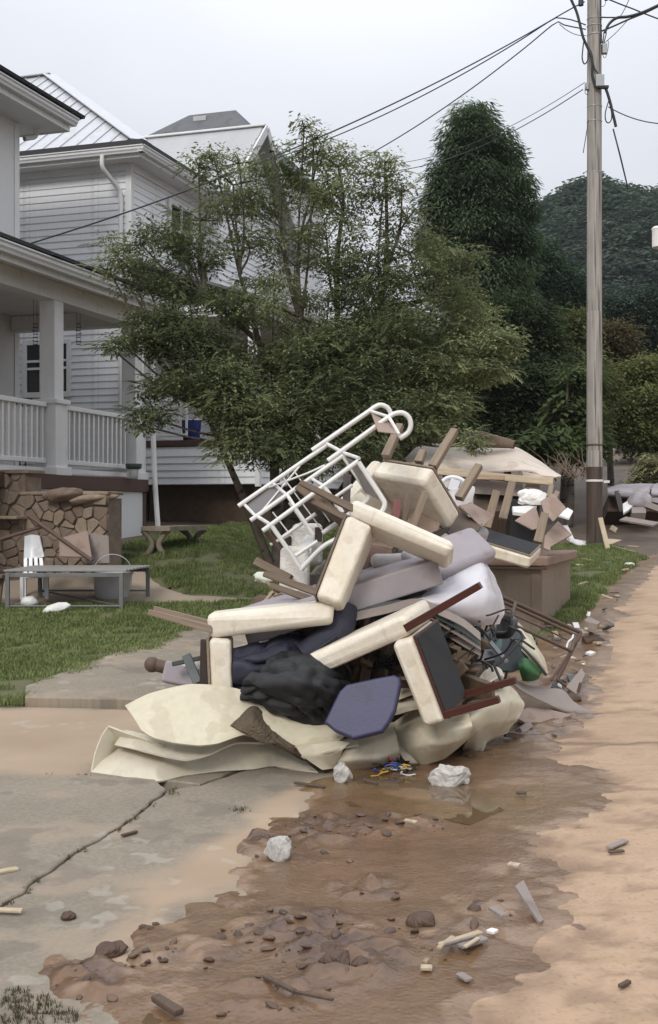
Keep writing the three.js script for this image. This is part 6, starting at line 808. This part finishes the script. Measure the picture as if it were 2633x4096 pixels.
scrap('grey brown chip on the silt road', 1425, 1990, 1465, 1972, .035, .012, M.board, .012); scrap('flat chip on the silt road further down', 1425, 2000, 1460, 1996, .02, .01, M.plankDark, .012); scrap('reddish root lump by the small rubble', 690, 1838, 760, 1850, .02, .015, M.plankDark, .02);
{ // twisted wires with coloured ends by the vinyl foot
  const r = rng(71), t = thing('wire_bundle', 'tangle of coloured wires lying at the foot of the vinyl', 'wires'); const cols = [M.blackMetal, mat(.05, .08, .3, .4), mat(.5, .3, .03, .5), M.paper, M.plasticGrey]; for (let k = 0; k < 26; k++) { const a = gp(875 + r() * 85, 1795 + r() * 22, .02 + r() * .03), p = [a]; for (let i = 0; i < 3; i++) p.push(p[i].clone().add(V3((r() - .5) * .12, (r() - .5) * .03, (r() - .5) * .08))); part('wire', tubeG(p, .005, 12, 5), cols[k % 5], t); } part('red_wire', tubeG([v6(485, 1090, 7.7), v6(470, 1055, 7.7), v6(435, 1018, 7.65), v6(458, 985, 7.7), v6(440, 960, 7.75)], .006, 24, 6), mat(.5, .05, .05, .5), t); }
// bits strewn along the verge and the mud edge
const bits = [M.plankPale, M.paper, M.plankDark, M.board, M.plank, M.plasticGrey], bl = ['pale wood chip strewn beside the road', 'white paper scrap strewn beside the road', 'dark wood chip strewn beside the road', 'grey board chip strewn beside the road', 'tan wood chip strewn beside the road', 'dark plastic chip strewn beside the road'];
{ const r = rng(55); for (let k = 0; k < 70; k++) { const px = 1290 + r() * 180, py = 1380 + r() * 260; const e = 1540 - (py - 1300) * .62; if (px > e || px < e - 150) continue; const i = (r() * 6) | 0, p = gp(px, py), s = .02 + r() * .05; const o = single('chip', bl[i], 'debris chip', rough(box(s * (1 + 2 * r()), s * .35, s, .004), s * .12, 14, k), bits[i], bl[i] + ' (loose)'); o.position.set(p.x, p.y + .02 + r() * .03, p.z); o.rotation.set(r() * .5, r() * 6, r() * .6); }
}
[[1085, 895, 1145, 905, 'tan stick on the verge nearest the counter'], [1050, 930, 1105, 935, 'thin pale stick on the verge'], [1180, 918, 1260, 915, 'green plastic strip on the verge'], [1070, 1052, 1118, 1038, 'white stick low on the verge'], [1325, 962, 1362, 958, 'short pale stick near the road'], [1260, 815, 1400, 850, 'long splintered tan board behind the pole'], [1360, 815, 1425, 818, 'pale stone-like chip behind the pole']].forEach(([a, b, c, d, l], i) => { const q = (x, y) => [935.8 + x * .3923, 965.1 + y * .3923]; scrap(l, ...q(a, b), ...q(c, d), .05, .03, i == 2 ? M.teal : i % 2 ? M.plankPale : M.plank, .06); });
{ const q = gp(935.8 + 1372 * .3923, 965.1 + 925 * .3923); const o = single('pale_stone', 'pale flat oval stone on the verge by the road', 'stone', stoneG(.09, .04, .14, 66, .2), M.paper); o.position.set(q.x, q.y + .05, q.z); }
panel('open cardboard tray on the dirt beyond the rack', [v11(1280, 420, 13.3), v11(1340, 405, 13.5), v11(1425, 450, 13.3), v11(1400, 470, 13.1), v11(1285, 440, 13.1)], .06, M.board, 'cardboard_tray', 'cardboard'); panel('white flat chip on the dirt beyond the rack', [v11(1285, 730, 11.6), v11(1330, 715, 11.8), v11(1382, 728, 11.7), v11(1340, 748, 11.5)], .02, M.paper, 'chip', 'debris chip'); panel('grey board lying by the far end of the rack', [v11(1190, 515, 12.5), v11(1240, 508, 12.7), v11(1320, 545, 12.6), v11(1270, 555, 12.4)], .03, M.board);
// bent pale board leaning on the pole
{ const t = thing('bent_board', 'long pale bent board leaning against the foot of the pole', 'board'); part('upper_half', barG(v12(605, 1285, 24.6), v12(765, 1940, 24.0), .095, .03), M.plankPale, t); part('lower_half', barG(v12(765, 1935, 24.0), v12(985, 2040, 23.4), .07, .03, V3(0, 1, .4)), M.plankPale, t); }
panel('tan board corner behind the foot of the pole', [v12(690, 1620, 26), v12(950, 1635, 26.3), v12(740, 1725, 25.5), v12(690, 1700, 25.5)], .04, M.plankPale); panel('white crumpled plastic at the left of the pole foot', [v12(100, 1560, 25), v12(250, 1640, 25.4), v12(390, 1625, 25.6), v12(392, 1755, 24.8), v12(260, 1710, 24.8)], .03, M.paper, 'plastic_sheet', 'sheet');
// far heap of ruined furniture at the right edge
{ const P = (x, y, d = 30) => v12(x, y, d); const F = 'ruined furniture at the right edge';
  single('sofa_mattress', 'grey sodden mattress on the far heap at the right edge', 'mattress', sheetG([[P(715, 830), P(940, 760, 31), P(1200, 762, 31), P(1480, 768, 31)], [P(720, 860, 29.5), P(920, 870, 29.5), P(1180, 880, 29.5), P(1400, 840, 29.5)], [P(740, 930, 29.5), P(920, 940, 29.5), P(1180, 945, 29.5), P(1370, 930, 29.5)]], .08, 30, 20, .05, 4, 1.5), M.mattress); single('sofa_mattress', 'second grey mattress cut off by the right edge', 'mattress', sheetG([[P(1420, 830), P(1500, 765, 31), P(1800, 760, 31)], [P(1420, 870, 29.5), P(1560, 880, 29.5), P(1800, 880, 29.5)], [P(1430, 940, 29.5), P(1560, 945, 29.5), P(1800, 945, 29.5)]], .08, 20, 16, .04, 6, 1.5), M.mattress);
  panel('dark cabinet under the far mattress', [P(730, 930, 30), P(1600, 945, 30), P(1600, 1180, 29.8), P(720, 1180, 29.8)], .7, M.plankDark, 'dark_cabinet', 'cabinet'); timber('dark leaning leg in front of the far cabinet', P(865, 860, 29.4), P(945, 1190, 29.2), .12, .08, M.legDark); panel('white torn sheet spilling from the far heap', [P(965, 1045, 28.8), P(1100, 970, 29), P(1160, 1060, 28.8), P(1050, 1140, 28.5), P(975, 1210, 28.4)], .05, M.paper, 'sheet_scrap', 'sheet'); single('garbage_bag', 'grey bulging bag on the far heap', 'bag', stoneG(.3, .26, .25, 41, .25), M.mattress).position.copy(P(1220, 1040, 28.9)); panel('tan box front on the far heap', [P(1105, 1120, 28.6), P(1330, 1110, 28.6), P(1335, 1210, 28.4), P(1110, 1205, 28.4)], .3, M.board, 'carton', 'carton'); timber('grey beam slanting down at the far right', P(1330, 1070, 28.6), P(1600, 1170, 28.4), .14, .12, M.board); panel('grey sofa arm on the far heap', [P(1330, 960, 29), P(1540, 960, 29), P(1600, 1060, 29), P(1340, 1010, 29)], .3, M.mattress, 'broken_sofa', 'sofa'); timber('flat grey plank on the mud before the far heap', P(960, 1300, 27.5), P(1500, 1390, 27), .3, .04, M.board, V3(0, 1, .3)); timber('tan brick-shaped block behind the pole', P(770, 1440, 27), P(855, 1490, 27), .12, .1, M.plankPale);
  single('grey_tarp', 'grey tarp heap on the far bank right of the pole', 'tarp', sheetG([[v12(640, 150, 48), v12(900, 130, 49), v12(1150, 125, 50), v12(1350, 150, 50), v12(1600, 200, 50)], [v12(640, 210, 47), v12(900, 230, 47), v12(1150, 255, 47), v12(1300, 290, 47), v12(1600, 300, 47)]], .05, 30, 12, .15, 4, .7), M.board); timber('fence rail on the far bank', v12(915, 360, 45), v12(1075, 365, 45), .08, .06, M.legOld); timber('fence post on the far bank', v12(1075, 330, 45), v12(1075, 410, 45), .18, .12, M.legDark); }
scene.fog = new THREE.FogExp2(new THREE.Color().setRGB(.5, .55, .6), .0002);
scene.traverse(o => { if (o.isMesh) { o.castShadow = true; o.receiveShadow = true; } });
renderer.render(scene, camera);
